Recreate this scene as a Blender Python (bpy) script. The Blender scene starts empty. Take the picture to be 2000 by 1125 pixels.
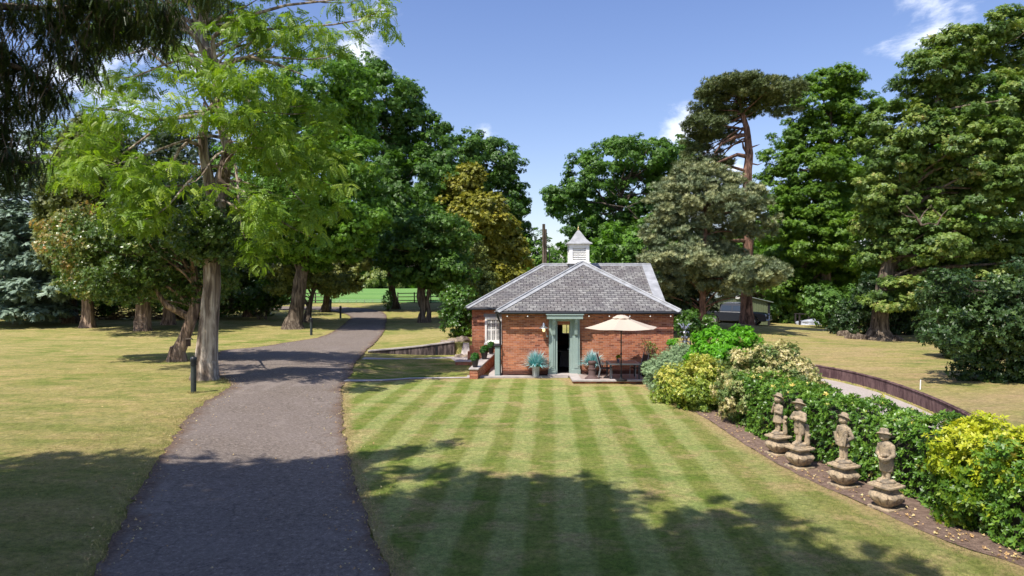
import bpy, bmesh, math, random
import numpy as np
from mathutils import Vector, Matrix
from mathutils.geometry import delaunay_2d_cdt, interpolate_bezier
R = math.radians
random.seed(5); rng = np.random.default_rng(5)
S = bpy.context.scene
COL = S.collection
# ---------------------------------------------------------------- camera
CZ, F, HY = 4.0, 1333.33, 552.0          # camera height, focal length in photo pixels, horizon row
cam_d = bpy.data.cameras.new('camera'); cam = bpy.data.objects.new('camera', cam_d); COL.objects.link(cam)
cam.location = (0, 0, CZ); cam.rotation_euler = (R(90), 0, 0)
cam_d.sensor_width = 36; cam_d.lens = 24; cam_d.shift_y = -(562.5-HY)/2000; cam_d.clip_start = .1; cam_d.clip_end = 5000
S.camera = cam
# ---------------------------------------------------------------- light
SUN_EL, SUN_AZ = 57, 42                  # sun behind the camera, to its left
sd = (-math.sin(R(SUN_AZ))*math.cos(R(SUN_EL)), -math.cos(R(SUN_AZ))*math.cos(R(SUN_EL)), math.sin(R(SUN_EL)))
sl = bpy.data.lights.new('sun', 'SUN'); sl.energy = 4.6; sl.angle = R(.55); sl.color = (1, .95, .86)
so = bpy.data.objects.new('sun', sl); COL.objects.link(so)
so.rotation_euler = Vector(sd).to_track_quat('Z', 'Y').to_euler()
S.view_settings.view_transform = 'Standard'; S.view_settings.look = 'None'
S.view_settings.exposure = .58; S.view_settings.gamma = 1
W = bpy.data.worlds.new('World'); S.world = W; W.use_nodes = True
nt = W.node_tree; nt.nodes.clear()
def N(t, typ, **kw):
    n = t.nodes.new(typ)
    for k, v in kw.items():
        if k.startswith('i_'): n.inputs[k[2:].replace('_', ' ')].default_value = v
        else: setattr(n, k, v)
    return n
sky = N(nt, 'ShaderNodeTexSky', sky_type='NISHITA', sun_disc=False, sun_elevation=R(SUN_EL), sun_rotation=R(180+SUN_AZ),
        air_density=1.0, dust_density=.9, ozone_density=2.6, altitude=60)
tc = N(nt, 'ShaderNodeTexCoord')
def clouds(prev, dirs):
    """soft broken cloud patches about a few directions of the sky"""
    no = N(nt, 'ShaderNodeTexNoise', i_Scale=9.0, i_Detail=9.0, i_Roughness=.62, i_Distortion=.25)
    mp = N(nt, 'ShaderNodeMapping'); mp.inputs['Scale'].default_value = (1, 1, 2.2)
    nt.links.new(tc.outputs['Generated'], mp.inputs[0]); nt.links.new(mp.outputs[0], no.inputs['Vector'])
    acc = None
    for (px, py, rad, amt) in dirs:
        d = Vector(((px-1000)/F, 1, (HY-py)/F)).normalized()
        v = N(nt, 'ShaderNodeVectorMath', operation='DISTANCE'); nt.links.new(tc.outputs['Generated'], v.inputs[0]); v.inputs[1].default_value = d
        m = N(nt, 'ShaderNodeMapRange'); m.inputs[1].default_value = 0; m.inputs[2].default_value = rad; m.inputs[3].default_value = amt; m.inputs[4].default_value = 0
        nt.links.new(v.outputs['Value'], m.inputs[0])
        if acc is None: acc = m.outputs[0]
        else:
            a = N(nt, 'ShaderNodeMath', operation='MAXIMUM'); nt.links.new(acc, a.inputs[0]); nt.links.new(m.outputs[0], a.inputs[1]); acc = a.outputs[0]
    a = N(nt, 'ShaderNodeMath', operation='ADD'); nt.links.new(acc, a.inputs[0]); nt.links.new(no.outputs[0], a.inputs[1])
    r = N(nt, 'ShaderNodeMapRange', interpolation_type='SMOOTHSTEP'); r.inputs[1].default_value = .80; r.inputs[2].default_value = 1.12; r.inputs[3].default_value = 0; r.inputs[4].default_value = .85
    nt.links.new(a.outputs[0], r.inputs[0])
    mx = N(nt, 'ShaderNodeMix', data_type='RGBA'); mx.inputs['B'].default_value = (8.6, 8.8, 9.2, 1)
    nt.links.new(r.outputs[0], mx.inputs['Factor']); nt.links.new(prev, mx.inputs['A'])
    return mx.outputs['Result']
sz = N(nt, 'ShaderNodeSeparateXYZ'); nt.links.new(tc.outputs['Generated'], sz.inputs[0])
gr0 = N(nt, 'ShaderNodeValToRGB'); gr0.color_ramp.elements[0].position = .0; gr0.color_ramp.elements[0].color = (1.12, 1.0, .92, 1); gr0.color_ramp.elements[1].position = .38; gr0.color_ramp.elements[1].color = (.90, .90, 1.0, 1)
nt.links.new(sz.outputs[2], gr0.inputs[0])
gr1 = N(nt, 'ShaderNodeMix', data_type='RGBA', blend_type='MULTIPLY'); gr1.inputs['Factor'].default_value = 1; gr1.inputs['B'].default_value = (1.0, .98, 1.05, 1); nt.links.new(gr0.outputs[0], gr1.inputs['A'])
hs = N(nt, 'ShaderNodeMix', data_type='RGBA', blend_type='MULTIPLY'); hs.inputs['Factor'].default_value = 1; nt.links.new(gr1.outputs['Result'], hs.inputs['B'])
nt.links.new(sky.outputs[0], hs.inputs['A'])
cl = clouds(hs.outputs['Result'], [(720, 75, .13, .5), (1830, 35, .12, .5), (1750, 40, .07, .4), (945, 258, .05, .5), (1325, 265, .07, .62), (1400, 330, .09, .62), (1340, 420, .12, .5), (180, 170, .2, .48), (60, 250, .25, .46), (730, 500, .1, .6), (380, 130, .12, .42)])
bg = N(nt, 'ShaderNodeBackground', i_Strength=.124); out = N(nt, 'ShaderNodeOutputWorld')
nt.links.new(cl, bg.inputs['Color']); nt.links.new(bg.outputs[0], out.inputs[0])
# ---------------------------------------------------------------- helpers
def at(px, py, Y): return Vector(((px-1000)/F*Y, Y, CZ-(py-HY)/F*Y))
def sm(a, b, x):
    t = min(1, max(0, (x-a)/(b-a))); return t*t*(3-2*t)
def lerp_tab(tab, x):
    for (x0, y0), (x1, y1) in zip(tab, tab[1:]):
        if x <= x1: return y0+(y1-y0)*max(0, (x-x0)/(x1-x0))
    return tab[-1][1]
LT = [(0, 0), (30, 0), (37, .1), (46, .45), (64, .85), (80, 1.6), (92, 1.72), (600, 1.72)]
FENCE = [(9.4, 37.0), (10.6, 34.0), (11.9, 31.4), (12.6, 29.4), (13.15, 27.2), (13.3, 25.2), (13.15, 23.2), (12.85, 21.2), (12.45, 19.4), (11.9, 17.6), (11.2, 15.6), (10.4, 13.6), (9.9, 12)]
def fence_x(y):
    pts = sorted((b, a) for a, b in FENCE)
    return lerp_tab(pts, y)
def h(x, y):
    L = .5*(lerp_tab(LT, y-1)+lerp_tab(LT, y+1))
    L += .40*(1-sm(-9.5, -4.5, x))*(1-sm(28, 44, y))*sm(-5, 6, y)
    if y > 36.85 and -7.75 < x < -.6:
        t = min(1, max(0, (x+7.7)/4.6)); L += .62*t*(1-sm(38, 50, y))*(1-sm(-2.0, -.6, x))
    Rr = .12*sm(38, 50, y)+1.5*sm(80, 110, y)
    if x > 8:
        if y <= 37:
            s = x-fence_x(max(12, y))
            if s > 0: Rr += .45+.012*min(s, 14)
        else: Rr += .45*sm(8, 11, x)*(1-sm(42, 56, y))
        if y <= 37: pass
        Rr -= .0
    Rr += .80*math.exp(-((x-14.6)**2/14.0+(y-46.5)**2/30.0))+.42*math.exp(-((x-19.5)**2/20.0+(y-55.5)**2/14.0))
    w = 1-sm(-1, 3, x)
    return w*L+(1-w)*Rr
def G(px, py, lo=7.0, hi=400.0):
    y = lo; step = .1
    while y < hi:
        p = at(px, py, y)
        if p.z <= h(p.x, p.y):
            return Vector((p.x, p.y, h(p.x, p.y)))
        y += max(.03, y*.002)
    p = at(px, py, 80); return Vector((p.x, p.y, h(p.x, p.y)))
def tag(o, label=None, cat=None, group=None, kind=None):
    if label: o['label'] = label
    if cat: o['category'] = cat
    if group: o['group'] = group
    if kind: o['kind'] = kind
    return o
def empty(name, loc=(0, 0, 0), rz=0, label=None, cat=None, group=None, kind=None):
    o = bpy.data.objects.new(name, None); COL.objects.link(o); o.location = loc; o.rotation_euler = (0, 0, rz); o.empty_display_size = .2
    return tag(o, label, cat, group, kind)
def copy_tree(o, parent=None):
    c = o.copy(); COL.objects.link(c)
    if parent: c.parent = parent
    for ch in list(o.children): copy_tree(ch, c)
    return c
class MB:
    def __init__(s): s.v = []; s.f = []
    def add(s, vs, fs, M=None):
        b = len(s.v)
        s.v += [tuple(M @ Vector(v)) if M else tuple(v) for v in vs]; s.f += [tuple(i+b for i in f) for f in fs]; return s
    def box(s, x0, x1, y0, y1, z0, z1, M=None):
        return s.add([(x0, y0, z0), (x1, y0, z0), (x1, y1, z0), (x0, y1, z0), (x0, y0, z1), (x1, y0, z1), (x1, y1, z1), (x0, y1, z1)],
                     [(0, 3, 2, 1), (4, 5, 6, 7), (0, 1, 5, 4), (1, 2, 6, 5), (2, 3, 7, 6), (3, 0, 4, 7)], M)
    def lathe(s, prof, n=16, c=(0, 0, 0), M=None, cap=True):
        vs = []; fs = []
        for (r, z) in prof:
            for k in range(n): a = 2*math.pi*k/n; vs.append((c[0]+r*math.cos(a), c[1]+r*math.sin(a), c[2]+z))
        for i in range(len(prof)-1):
            for k in range(n): fs.append((i*n+k, i*n+(k+1) % n, (i+1)*n+(k+1) % n, (i+1)*n+k))
        if cap: fs.append(tuple(range(n-1, -1, -1))); fs.append(tuple((len(prof)-1)*n+k for k in range(n)))
        return s.add(vs, fs, M)
    def tube(s, pts, rad, n=7, wob=0.0):
        pts = [Vector(p) for p in pts]; rad = rad if hasattr(rad, '__len__') else [rad]*len(pts)
        vs = []; fs = []; prev = None
        for i, p in enumerate(pts):
            d = (pts[min(i+1, len(pts)-1)]-pts[max(i-1, 0)])
            if d.length < 1e-6: d = Vector((0, 0, 1))
            d.normalize()
            if prev is None:
                a = Vector((1, 0, 0)) if abs(d.x) < .8 else Vector((0, 1, 0)); u = d.cross(a).normalized()
            else: u = (prev-d*prev.dot(d)).normalized()
            prev = u; w = d.cross(u)
            for k in range(n):
                a = 2*math.pi*k/n; rr = rad[i]*(1+wob*math.sin(3*a+1.3)+wob*.7*math.sin(5*a+i*.4))
                vs.append(p+u*math.cos(a)*rr+w*math.sin(a)*rr)
        for i in range(len(pts)-1):
            for k in range(n): fs.append((i*n+k, i*n+(k+1) % n, (i+1)*n+(k+1) % n, (i+1)*n+k))
        fs.append(tuple(range(n-1, -1, -1))); fs.append(tuple((len(pts)-1)*n+k for k in range(n)))
        return s.add(vs, fs)
    def ball(s, c, r, n=12, m=8, M=None):
        r = r if hasattr(r, '__len__') else (r, r, r)
        T = Matrix.Translation(c) @ Matrix.Diagonal((*r, 1))
        if M: T = M @ T
        return s.lathe([(max(.001, math.sin(math.pi*i/m)), -math.cos(math.pi*i/m)) for i in range(m+1)], n, M=T)
    def build(s, name, mat, parent=None, smooth=False, bevel=0, loc=None, rz=None):
        me = bpy.data.meshes.new(name); me.from_pydata(s.v, [], s.f); me.update()
        o = bpy.data.objects.new(name, me); COL.objects.link(o); me.materials.append(mat)
        uvmap(me)
        if smooth:
            me.polygons.foreach_set('use_smooth', [True]*len(me.polygons))
            try: me.set_sharp_from_angle(angle=R(40))
            except Exception: pass
        if bevel:
            b = o.modifiers.new('bevel', 'BEVEL'); b.width = bevel; b.segments = 2; b.limit_method = 'ANGLE'
        if parent: o.parent = parent
        if loc is not None: o.location = loc
        if rz is not None: o.rotation_euler = (0, 0, rz)
        return o
def uvmap(me):
    """UVs in metres: u runs level along each face, v up its slope"""
    uv = me.uv_layers.new(name='UVMap')
    for p in me.polygons:
        n = p.normal
        if abs(n.z) > .96: u, v = Vector((1, 0, 0)), Vector((0, 1, 0))
        else:
            u = Vector((-n.y, n.x, 0)).normalized(); v = n.cross(u)
        for li in p.loop_indices:
            c = me.vertices[me.loops[li].vertex_index].co
            uv.data[li].uv = (c.dot(u), c.dot(v))
# ---------------------------------------------------------------- materials
def mat(name, fn):
    m = bpy.data.materials.new(name); m.use_nodes = True; t = m.node_tree; t.nodes.clear()
    o = N(t, 'ShaderNodeOutputMaterial'); fn(t, o); return m
def L(t, a, b): t.links.new(a, b)
def ramp(t, fac, stops, interp='LINEAR'):
    r = N(t, 'ShaderNodeValToRGB'); r.color_ramp.interpolation = interp
    e = r.color_ramp.elements
    while len(e) < len(stops): e.new(.5)
    for i, (p, c) in enumerate(stops):
        e[i].position = p; e[i].color = (*c, 1) if len(c) == 3 else c
    if fac is not None: L(t, fac, r.inputs[0])
    return r.outputs[0]
def noise(t, vec, scale, detail=4, rough=.55, dist=0.0, stretch=None):
    if stretch:
        mp = N(t, 'ShaderNodeMapping'); mp.inputs['Scale'].default_value = stretch; L(t, vec, mp.inputs[0]); vec = mp.outputs[0]
    n = N(t, 'ShaderNodeTexNoise'); n.inputs['Scale'].default_value = scale; n.inputs['Detail'].default_value = detail
    n.inputs['Roughness'].default_value = rough; n.inputs['Distortion'].default_value = dist; L(t, vec, n.inputs['Vector']); return n.outputs[0]
def mix(t, f, a, b, mode='MIX'):
    m = N(t, 'ShaderNodeMix', data_type='RGBA', blend_type=mode)
    for s, v in (('Factor', f), ('A', a), ('B', b)):
        if isinstance(v, (int, float)): m.inputs[s].default_value = v
        elif isinstance(v, tuple): m.inputs[s].default_value = (*v, 1) if len(v) == 3 else v
        else: L(t, v, m.inputs[s])
    return m.outputs['Result']
def mapr(t, v, a, b, c=0.0, d=1.0):
    m = N(t, 'ShaderNodeMapRange'); L(t, v, m.inputs[0])
    for i, x in enumerate((a, b, c, d)): m.inputs[i+1].default_value = x
    return m.outputs[0]
def mth(t, op, a, b=None):
    m = N(t, 'ShaderNodeMath', operation=op)
    for i, v in enumerate((a, b)):
        if v is None: continue
        if isinstance(v, (int, float)): m.inputs[i].default_value = v
        else: L(t, v, m.inputs[i])
    return m.outputs[0]
def bump(t, hgt, strength=.4, dist=.02):
    b = N(t, 'ShaderNodeBump'); b.inputs['Strength'].default_value = strength; b.inputs['Distance'].default_value = dist; L(t, hgt, b.inputs['Height']); return b.outputs[0]
def bsdf(t, o, col, rough=.8, nrm=None, metal=0.0, spec=.4):
    p = N(t, 'ShaderNodeBsdfPrincipled')
    if isinstance(col, tuple): p.inputs['Base Color'].default_value = (*col, 1)
    else: L(t, col, p.inputs['Base Color'])
    if isinstance(rough, (int, float)): p.inputs['Roughness'].default_value = rough
    else: L(t, rough, p.inputs['Roughness'])
    p.inputs['Metallic'].default_value = metal; p.inputs['Specular IOR Level'].default_value = spec
    if nrm is not None: L(t, nrm, p.inputs['Normal'])
    L(t, p.outputs[0], o.inputs[0]); return p
def plain(name, col, rough=.6, metal=0.0, var=.12, scale=6, bmp=.15, spec=.4):
    def fn(t, o):
        c = N(t, 'ShaderNodeTexCoord').outputs['Object']; n = noise(t, c, scale, 6, .6)
        c2 = ramp(t, n, [(.3, tuple(x*(1-var) for x in col)), (.7, tuple(min(1, x*(1+var)) for x in col))])
        bsdf(t, o, c2, rough, bump(t, noise(t, c, scale*8, 4), bmp, .01), metal, spec)
    return mat(name, fn)
def leafmat(name, stops, rough=.42, trans=.32, tcol=None, spec=.45, k=1.38):
    stops = [(p, tuple(min(.72, x*k) for x in c)) for p, c in stops]
    def fn(t, o):
        a = N(t, 'ShaderNodeAttribute'); a.attribute_name = 'tint'
        c = ramp(t, a.outputs['Fac'], stops)
        g = N(t, 'ShaderNodeNewGeometry')
        p = N(t, 'ShaderNodeBsdfPrincipled'); L(t, c, p.inputs['Base Color']); p.inputs['Roughness'].default_value = rough; p.inputs['Specular IOR Level'].default_value = spec
        tr = N(t, 'ShaderNodeBsdfTranslucent'); L(t, mix(t, 1.0, c, tcol or (1.15, 1.25, .45), 'MULTIPLY'), tr.inputs[0])
        m = N(t, 'ShaderNodeMixShader'); m.inputs[0].default_value = trans; L(t, p.outputs[0], m.inputs[1]); L(t, tr.outputs[0], m.inputs[2]); L(t, m.outputs[0], o.inputs[0])
    return mat(name, fn)
def bark(name, c1, c2, ridged=.9, vs=.16, scale=7):
    def fn(t, o):
        c = N(t, 'ShaderNodeTexCoord').outputs['Object']
        n = noise(t, c, scale, 8, .62, .6, (1, 1, vs)); n2 = noise(t, c, 1.2, 3)
        col = ramp(t, n, [(.36, tuple(x*.35 for x in c1)), (.47, c1), (.62, c2)])
        col = mix(t, mapr(t, n2, .45, .7, 0, .5), col, tuple(x*.6 for x in c1))
        bsdf(t, o, col, .9, bump(t, n, ridged, .09), spec=.15)
    return mat(name, fn)
def brickmat(name, plinth=True):
    def fn(t, o):
        uv = N(t, 'ShaderNodeTexCoord').outputs['UV']; ob = N(t, 'ShaderNodeTexCoord').outputs['Object']
        b = N(t, 'ShaderNodeTexBrick'); L(t, uv, b.inputs['Vector']); b.offset = .5
        for k, v in (('Scale', 1.0), ('Mortar Size', .006), ('Mortar Smooth', .25), ('Bias', 0.0), ('Brick Width', .225), ('Row Height', .075)): b.inputs[k].default_value = v
        b.inputs['Color1'].default_value = (0, 0, 0, 1); b.inputs['Color2'].default_value = (1, 1, 1, 1); b.inputs['Mortar'].default_value = (.5, .5, .5, 1)
        col = ramp(t, b.outputs['Color'], [(.0, (.13, .04, .03)), (.25, (.29, .085, .045)), (.55, (.38, .12, .06)), (.8, (.50, .19, .095)), (1, (.34, .14, .11))])
        big = noise(t, ob, .8, 5, .6); col = mix(t, mapr(t, big, .35, .72, 0, .75), col, mix(t, .6, col, (.52, .215, .10)))
        col = mix(t, mapr(t, noise(t, ob, 2.3, 5, .7, .5, (1, 1, 2.5)), .56, .72, 0, .8), col, (.16, .05, .045))
        col = mix(t, mapr(t, noise(t, ob, 5, 4, .7, .2, (1, 1, 3)), .66, .75, 0, .7), col, (.55, .40, .30))
        col = mix(t, mth(t, 'MULTIPLY', b.outputs['Fac'], .6), col, (.50, .39, .30))
        if plinth:
            z = N(t, 'ShaderNodeSeparateXYZ'); L(t, ob, z.inputs[0])
            edge = mth(t, 'ADD', z.outputs[2], mth(t, 'MULTIPLY', noise(t, ob, 3, 4), .16))
            col = mix(t, mapr(t, edge, .40, .30, 0, .82), col, (.045, .022, .022))
        bsdf(t, o, col, .88, bump(t, mth(t, 'SUBTRACT', noise(t, ob, 60, 3), mth(t, 'MULTIPLY', b.outputs['Fac'], 1.5)), .5, .012), spec=.2)
    return mat(name, fn)
def slatemat():
    def fn(t, o):
        uv = N(t, 'ShaderNodeTexCoord').outputs['UV']; ob = N(t, 'ShaderNodeTexCoord').outputs['Object']
        b = N(t, 'ShaderNodeTexBrick'); L(t, uv, b.inputs['Vector']); b.offset = .5
        for k, v in (('Scale', 1.0), ('Mortar Size', .013), ('Mortar Smooth', .15), ('Bias', 0.0), ('Brick Width', .30), ('Row Height', .175)): b.inputs[k].default_value = v
        b.inputs['Color1'].default_value = (0, 0, 0, 1); b.inputs['Color2'].default_value = (1, 1, 1, 1)
        col = ramp(t, b.outputs['Color'], [(0, (.12, .112, .112)), (.3, (.155, .145, .142)), (.6, (.185, .178, .168)), (1, (.25, .24, .225))])
        col = mix(t, mapr(t, noise(t, ob, 1.1, 6, .68, .3), .42, .66, 0, .6), col, (.12, .10, .095))
        col = mix(t, mapr(t, noise(t, ob, 3.2, 6, .75, .3), .54, .66, 0, .75), col, (.37, .36, .33))
        col = mix(t, mapr(t, noise(t, ob, 1.7, 6, .7), .6, .7, 0, .5), col, (.24, .22, .13))
        col = mix(t, mth(t, 'MULTIPLY', mth(t, 'MAXIMUM', b.outputs['Fac'], 0), .95), col, (.012, .011, .012))
        sx = N(t, 'ShaderNodeSeparateXYZ'); L(t, uv, sx.inputs[0])
        saw = mth(t, 'FRACT', mth(t, 'DIVIDE', sx.outputs[1], .175))
        hh = mth(t, 'SUBTRACT', mth(t, 'MULTIPLY', saw, -1.0), mth(t, 'MULTIPLY', b.outputs['Fac'], 1.0))
        bsdf(t, o, col, .7, bump(t, mth(t, 'ADD', hh, mth(t, 'MULTIPLY', noise(t, ob, 30, 3), .5)), .8, .03), spec=.35)
    return mat('slate', fn)
M = {}
M['brick'] = brickmat('brick'); M['brick_low'] = brickmat('brick_low', False); M['slate'] = slatemat()
M['lead'] = plain('lead', (.30, .305, .315), .65, .05, .28, 2.5, .3)
M['paint'] = plain('sage_paint', (.27, .345, .315), .5, 0, .07, 3, .08)
M['white'] = plain('white_paint', (.82, .81, .78), .5, 0, .05, 3, .05)
M['black'] = plain('black_metal', (.018, .019, .022), .42, 0, .2, 8, .05)
M['dark_in'] = plain('dark_interior', (.045, .035, .03), .8)
M['slab'] = plain('stone_slab', (.40, .355, .33), .85, 0, .2, 3, .4)
M['stone'] = mat('weathered_stone', lambda t, o: (lambda c: bsdf(t, o, mix(t, mapr(t, noise(t, c, 26, 6, .75), .52, .64, 0, .75), mix(t, mapr(t, noise(t, c, 6, 6, .7), .44, .62), (.43, .33, .215), (.20, .165, .125)), (.055, .048, .042)), .93, bump(t, noise(t, c, 55, 6, .7), .8, .012), spec=.15))(N(t, 'ShaderNodeTexCoord').outputs['Object']))
M['steel'] = plain('galvanised', (.5, .52, .55), .3, .85, .1, 5, .05)
M['fabric'] = mat('parasol_cloth', lambda t, o: (lambda p, tr, m: (L(t, p.outputs[0], m.inputs[1]), L(t, tr.outputs[0], m.inputs[2]), L(t, m.outputs[0], o.inputs[0])))(bsdf(t, o, (.60, .51, .415), .9), N(t, 'ShaderNodeBsdfTranslucent', i_Color=(.68, .56, .42, 1)), N(t, 'ShaderNodeMixShader', i_Fac=.25)))
M['glass'] = mat('window_glass', lambda t, o: bsdf(t, o, (.03, .035, .045), .06, spec=.6))
M['terracotta'] = plain('dark_terracotta', (.10, .06, .055), .7, 0, .2, 6, .3)
M['pot'] = plain('black_glazed_pot', (.025, .02, .022), .35, 0, .2, 8, .1)
M['gravel'] = mat('gravel', lambda t, o: (lambda c: bsdf(t, o, mix(t, mapr(t, noise(t, c, .9, 5, .6), .4, .7, 0, .6), ramp(t, noise(t, c, 45, 4, .8), [(.3, (.17, .14, .13)), (.5, (.42, .37, .33)), (.7, (.62, .56, .51))]), (.36, .30, .27)), .95, bump(t, noise(t, c, 60, 3, .8), .8, .02), spec=.15))(N(t, 'ShaderNodeTexCoord').outputs['Object']))
def tarmac(t, o):
    c = N(t, 'ShaderNodeTexCoord').outputs['Object']
    col = ramp(t, noise(t, c, 13, 7, .92), [(.37, (.035, .03, .034)), (.46, (.145, .116, .096)), (.56, (.215, .174, .144)), (.66, (.48, .41, .345))])
    col = mix(t, mapr(t, noise(t, c, .35, 6, .65, .4), .38, .68, 0, .55), col, mix(t, .6, col, (.235, .195, .18)))
    col = mix(t, mapr(t, noise(t, c, 1.6, 6, .75, .5), .60, .72, 0, .55), col, (.12, .08, .055))
    col = mix(t, mapr(t, noise(t, c, .8, 7, .7, 1.2, (1, .35, 1)), .56, .64, 0, .35), col, (.30, .25, .22))
    vo = N(t, 'ShaderNodeTexVoronoi', feature='DISTANCE_TO_EDGE'); vo.inputs['Scale'].default_value = .55
    wv = N(t, 'ShaderNodeVectorMath', operation='ADD'); nz = N(t, 'ShaderNodeTexNoise'); nz.inputs['Scale'].default_value = 1.3; nz.inputs['Detail'].default_value = 6; L(t, c, nz.inputs['Vector'])
    L(t, c, wv.inputs[0]); L(t, nz.outputs['Color'], wv.inputs[1]); L(t, wv.outputs[0], vo.inputs['Vector'])
    crk = mth(t, 'MULTIPLY', mapr(t, vo.outputs['Distance'], .012, .0, 0, .55), mapr(t, noise(t, c, .3, 3), .5, .6, 0, 1))
    col = mix(t, crk, col, (.05, .04, .035))
    a = N(t, 'ShaderNodeAttribute'); a.attribute_name = 'edge'
    ed = mth(t, 'ADD', a.outputs['Fac'], mth(t, 'MULTIPLY', mth(t, 'SUBTRACT', noise(t, c, 2.2, 6, .7), .5), 1.1))
    col = mix(t, mapr(t, ed, .55, 1.0, 0, .85), col, ramp(t, noise(t, c, 14, 5, .8), [(.35, (.05, .03, .022)), (.65, (.20, .125, .08))]))
    bsdf(t, o, col, .9, bump(t, noise(t, c, 42, 3, .85), .9, .02), spec=.25)
M['tarmac'] = mat('worn_tarmac', tarmac)
M['mulch'] = mat('bare_soil', lambda t, o: (lambda c: bsdf(t, o, mix(t, mapr(t, noise(t, c, 22, 6, .8), .56, .68, 0, .7), ramp(t, noise(t, c, 9, 8, .8), [(.32, (.10, .065, .055)), (.55, (.26, .18, .138)), (.72, (.40, .285, .22))]), (.46, .33, .25)), .95, bump(t, noise(t, c, 28, 6, .8), 1.0, .05), spec=.1))(N(t, 'ShaderNodeTexCoord').outputs['Object']))
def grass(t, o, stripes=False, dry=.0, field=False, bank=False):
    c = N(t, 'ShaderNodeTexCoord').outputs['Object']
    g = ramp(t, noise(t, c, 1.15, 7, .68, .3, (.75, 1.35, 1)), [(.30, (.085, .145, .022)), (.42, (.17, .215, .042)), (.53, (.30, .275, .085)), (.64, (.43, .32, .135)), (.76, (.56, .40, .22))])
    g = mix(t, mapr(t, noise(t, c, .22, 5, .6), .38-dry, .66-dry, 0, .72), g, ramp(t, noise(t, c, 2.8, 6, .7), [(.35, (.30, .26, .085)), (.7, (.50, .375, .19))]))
    sx = N(t, 'ShaderNodeSeparateXYZ'); L(t, c, sx.inputs[0])
    if stripes:
        a = math.atan2(73, 1333); ca, sa = math.cos(a), math.sin(a)
        wob = mth(t, 'MULTIPLY', mth(t, 'SUBTRACT', noise(t, c, .25, 2), .5), .35)
        u = mth(t, 'ADD', mth(t, 'SUBTRACT', mth(t, 'MULTIPLY', sx.outputs[0], ca), mth(t, 'MULTIPLY', sx.outputs[1], sa)), wob)
        tri = mth(t, 'PINGPONG', mth(t, 'ADD', u, -.13+.525*.5+21), .525)
        st = mth(t, 'ADD', tri, mth(t, 'MULTIPLY', mth(t, 'SUBTRACT', noise(t, c, 5, 6, .8), .5), .24))
        k = mapr(t, st, .20, .325, 0, 1)
        right = mapr(t, mth(t, 'SUBTRACT', sx.outputs[0], mth(t, 'MULTIPLY', sx.outputs[1], .16)), 1.6, 3.6, 1, .35)
        lightc = mix(t, .50, g, (.34, .41, .14)); darkc = mix(t, .48, g, (.11, .20, .016))
        g2 = mix(t, k, darkc, lightc); g = mix(t, right, mix(t, .3, g, (.2, .24, .06)), g2)
        g = mix(t, mapr(t, noise(t, c, 1.0, 6, .66, .3, (.9, 1.1, 1)), .52, .68, 0, .75), g, mix(t, noise(t, c, 7, 5, .8), (.36, .25, .10), (.56, .40, .23)))
        g = mix(t, mapr(t, noise(t, c, .55, 5, .6, .3, (.6, 1.5, 1)), .56, .70, 0, .6), g, (.085, .16, .02))
        a2 = N(t, 'ShaderNodeAttribute'); a2.attribute_name = 'edge'
        g = mix(t, mapr(t, mth(t, 'ADD', a2.outputs['Fac'], mth(t, 'MULTIPLY', noise(t, c, 4, 5, .7), .6)), .75, 1.25, 0, .85), g, (.44, .31, .16))
    else:
        # streaks left by the mower and tree-root drought
        g = mix(t, mapr(t, noise(t, c, .5, 5, .6, 0, (.25, 1.6, 1)), .5, .7, 0, .5), g, (.15, .20, .035))
    if bank:
        g = mix(t, mapr(t, noise(t, c, .45, 7, .7, .6, (.35, 1.3, 1)), .42, .64, 0, .75), g, mix(t, noise(t, c, 2.5, 6, .8), (.27, .165, .085), (.58, .42, .24)))
    if field:
        g = ramp(t, noise(t, c, .06, 6, .6, 0, (.3, 1, 1)), [(.3, (.11, .23, .055)), (.55, (.15, .28, .07)), (.75, (.20, .30, .085))])
    fine = noise(t, c, 9, 9, .93)
    g = mix(t, 1.0, g, ramp(t, fine, [(.34, (.30, .34, .26)), (.5, (1, 1, 1)), (.66, (1.75, 1.68, 1.6))]), 'MULTIPLY')
    bsdf(t, o, g, .92, bump(t, mth(t, 'ADD', fine, noise(t, c, 9, 5, .8)), .9, .05), spec=.12)
M['lawn'] = mat('lawn', lambda t, o: grass(t, o, dry=.06)); M['striped'] = mat('striped_lawn', lambda t, o: grass(t, o, True)); M['field'] = mat('pasture', lambda t, o: grass(t, o, field=True))
M['green_lawn'] = mat('greener_lawn', lambda t, o: grass(t, o, dry=-.22))  # same grass mix with fewer straw patches
M['bank'] = mat('parched_bank', lambda t, o: grass(t, o, dry=.03, bank=True))
M['litter'] = plain('dry_needles', (.22, .125, .075), .95, 0, .5, 5, .8)
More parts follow.
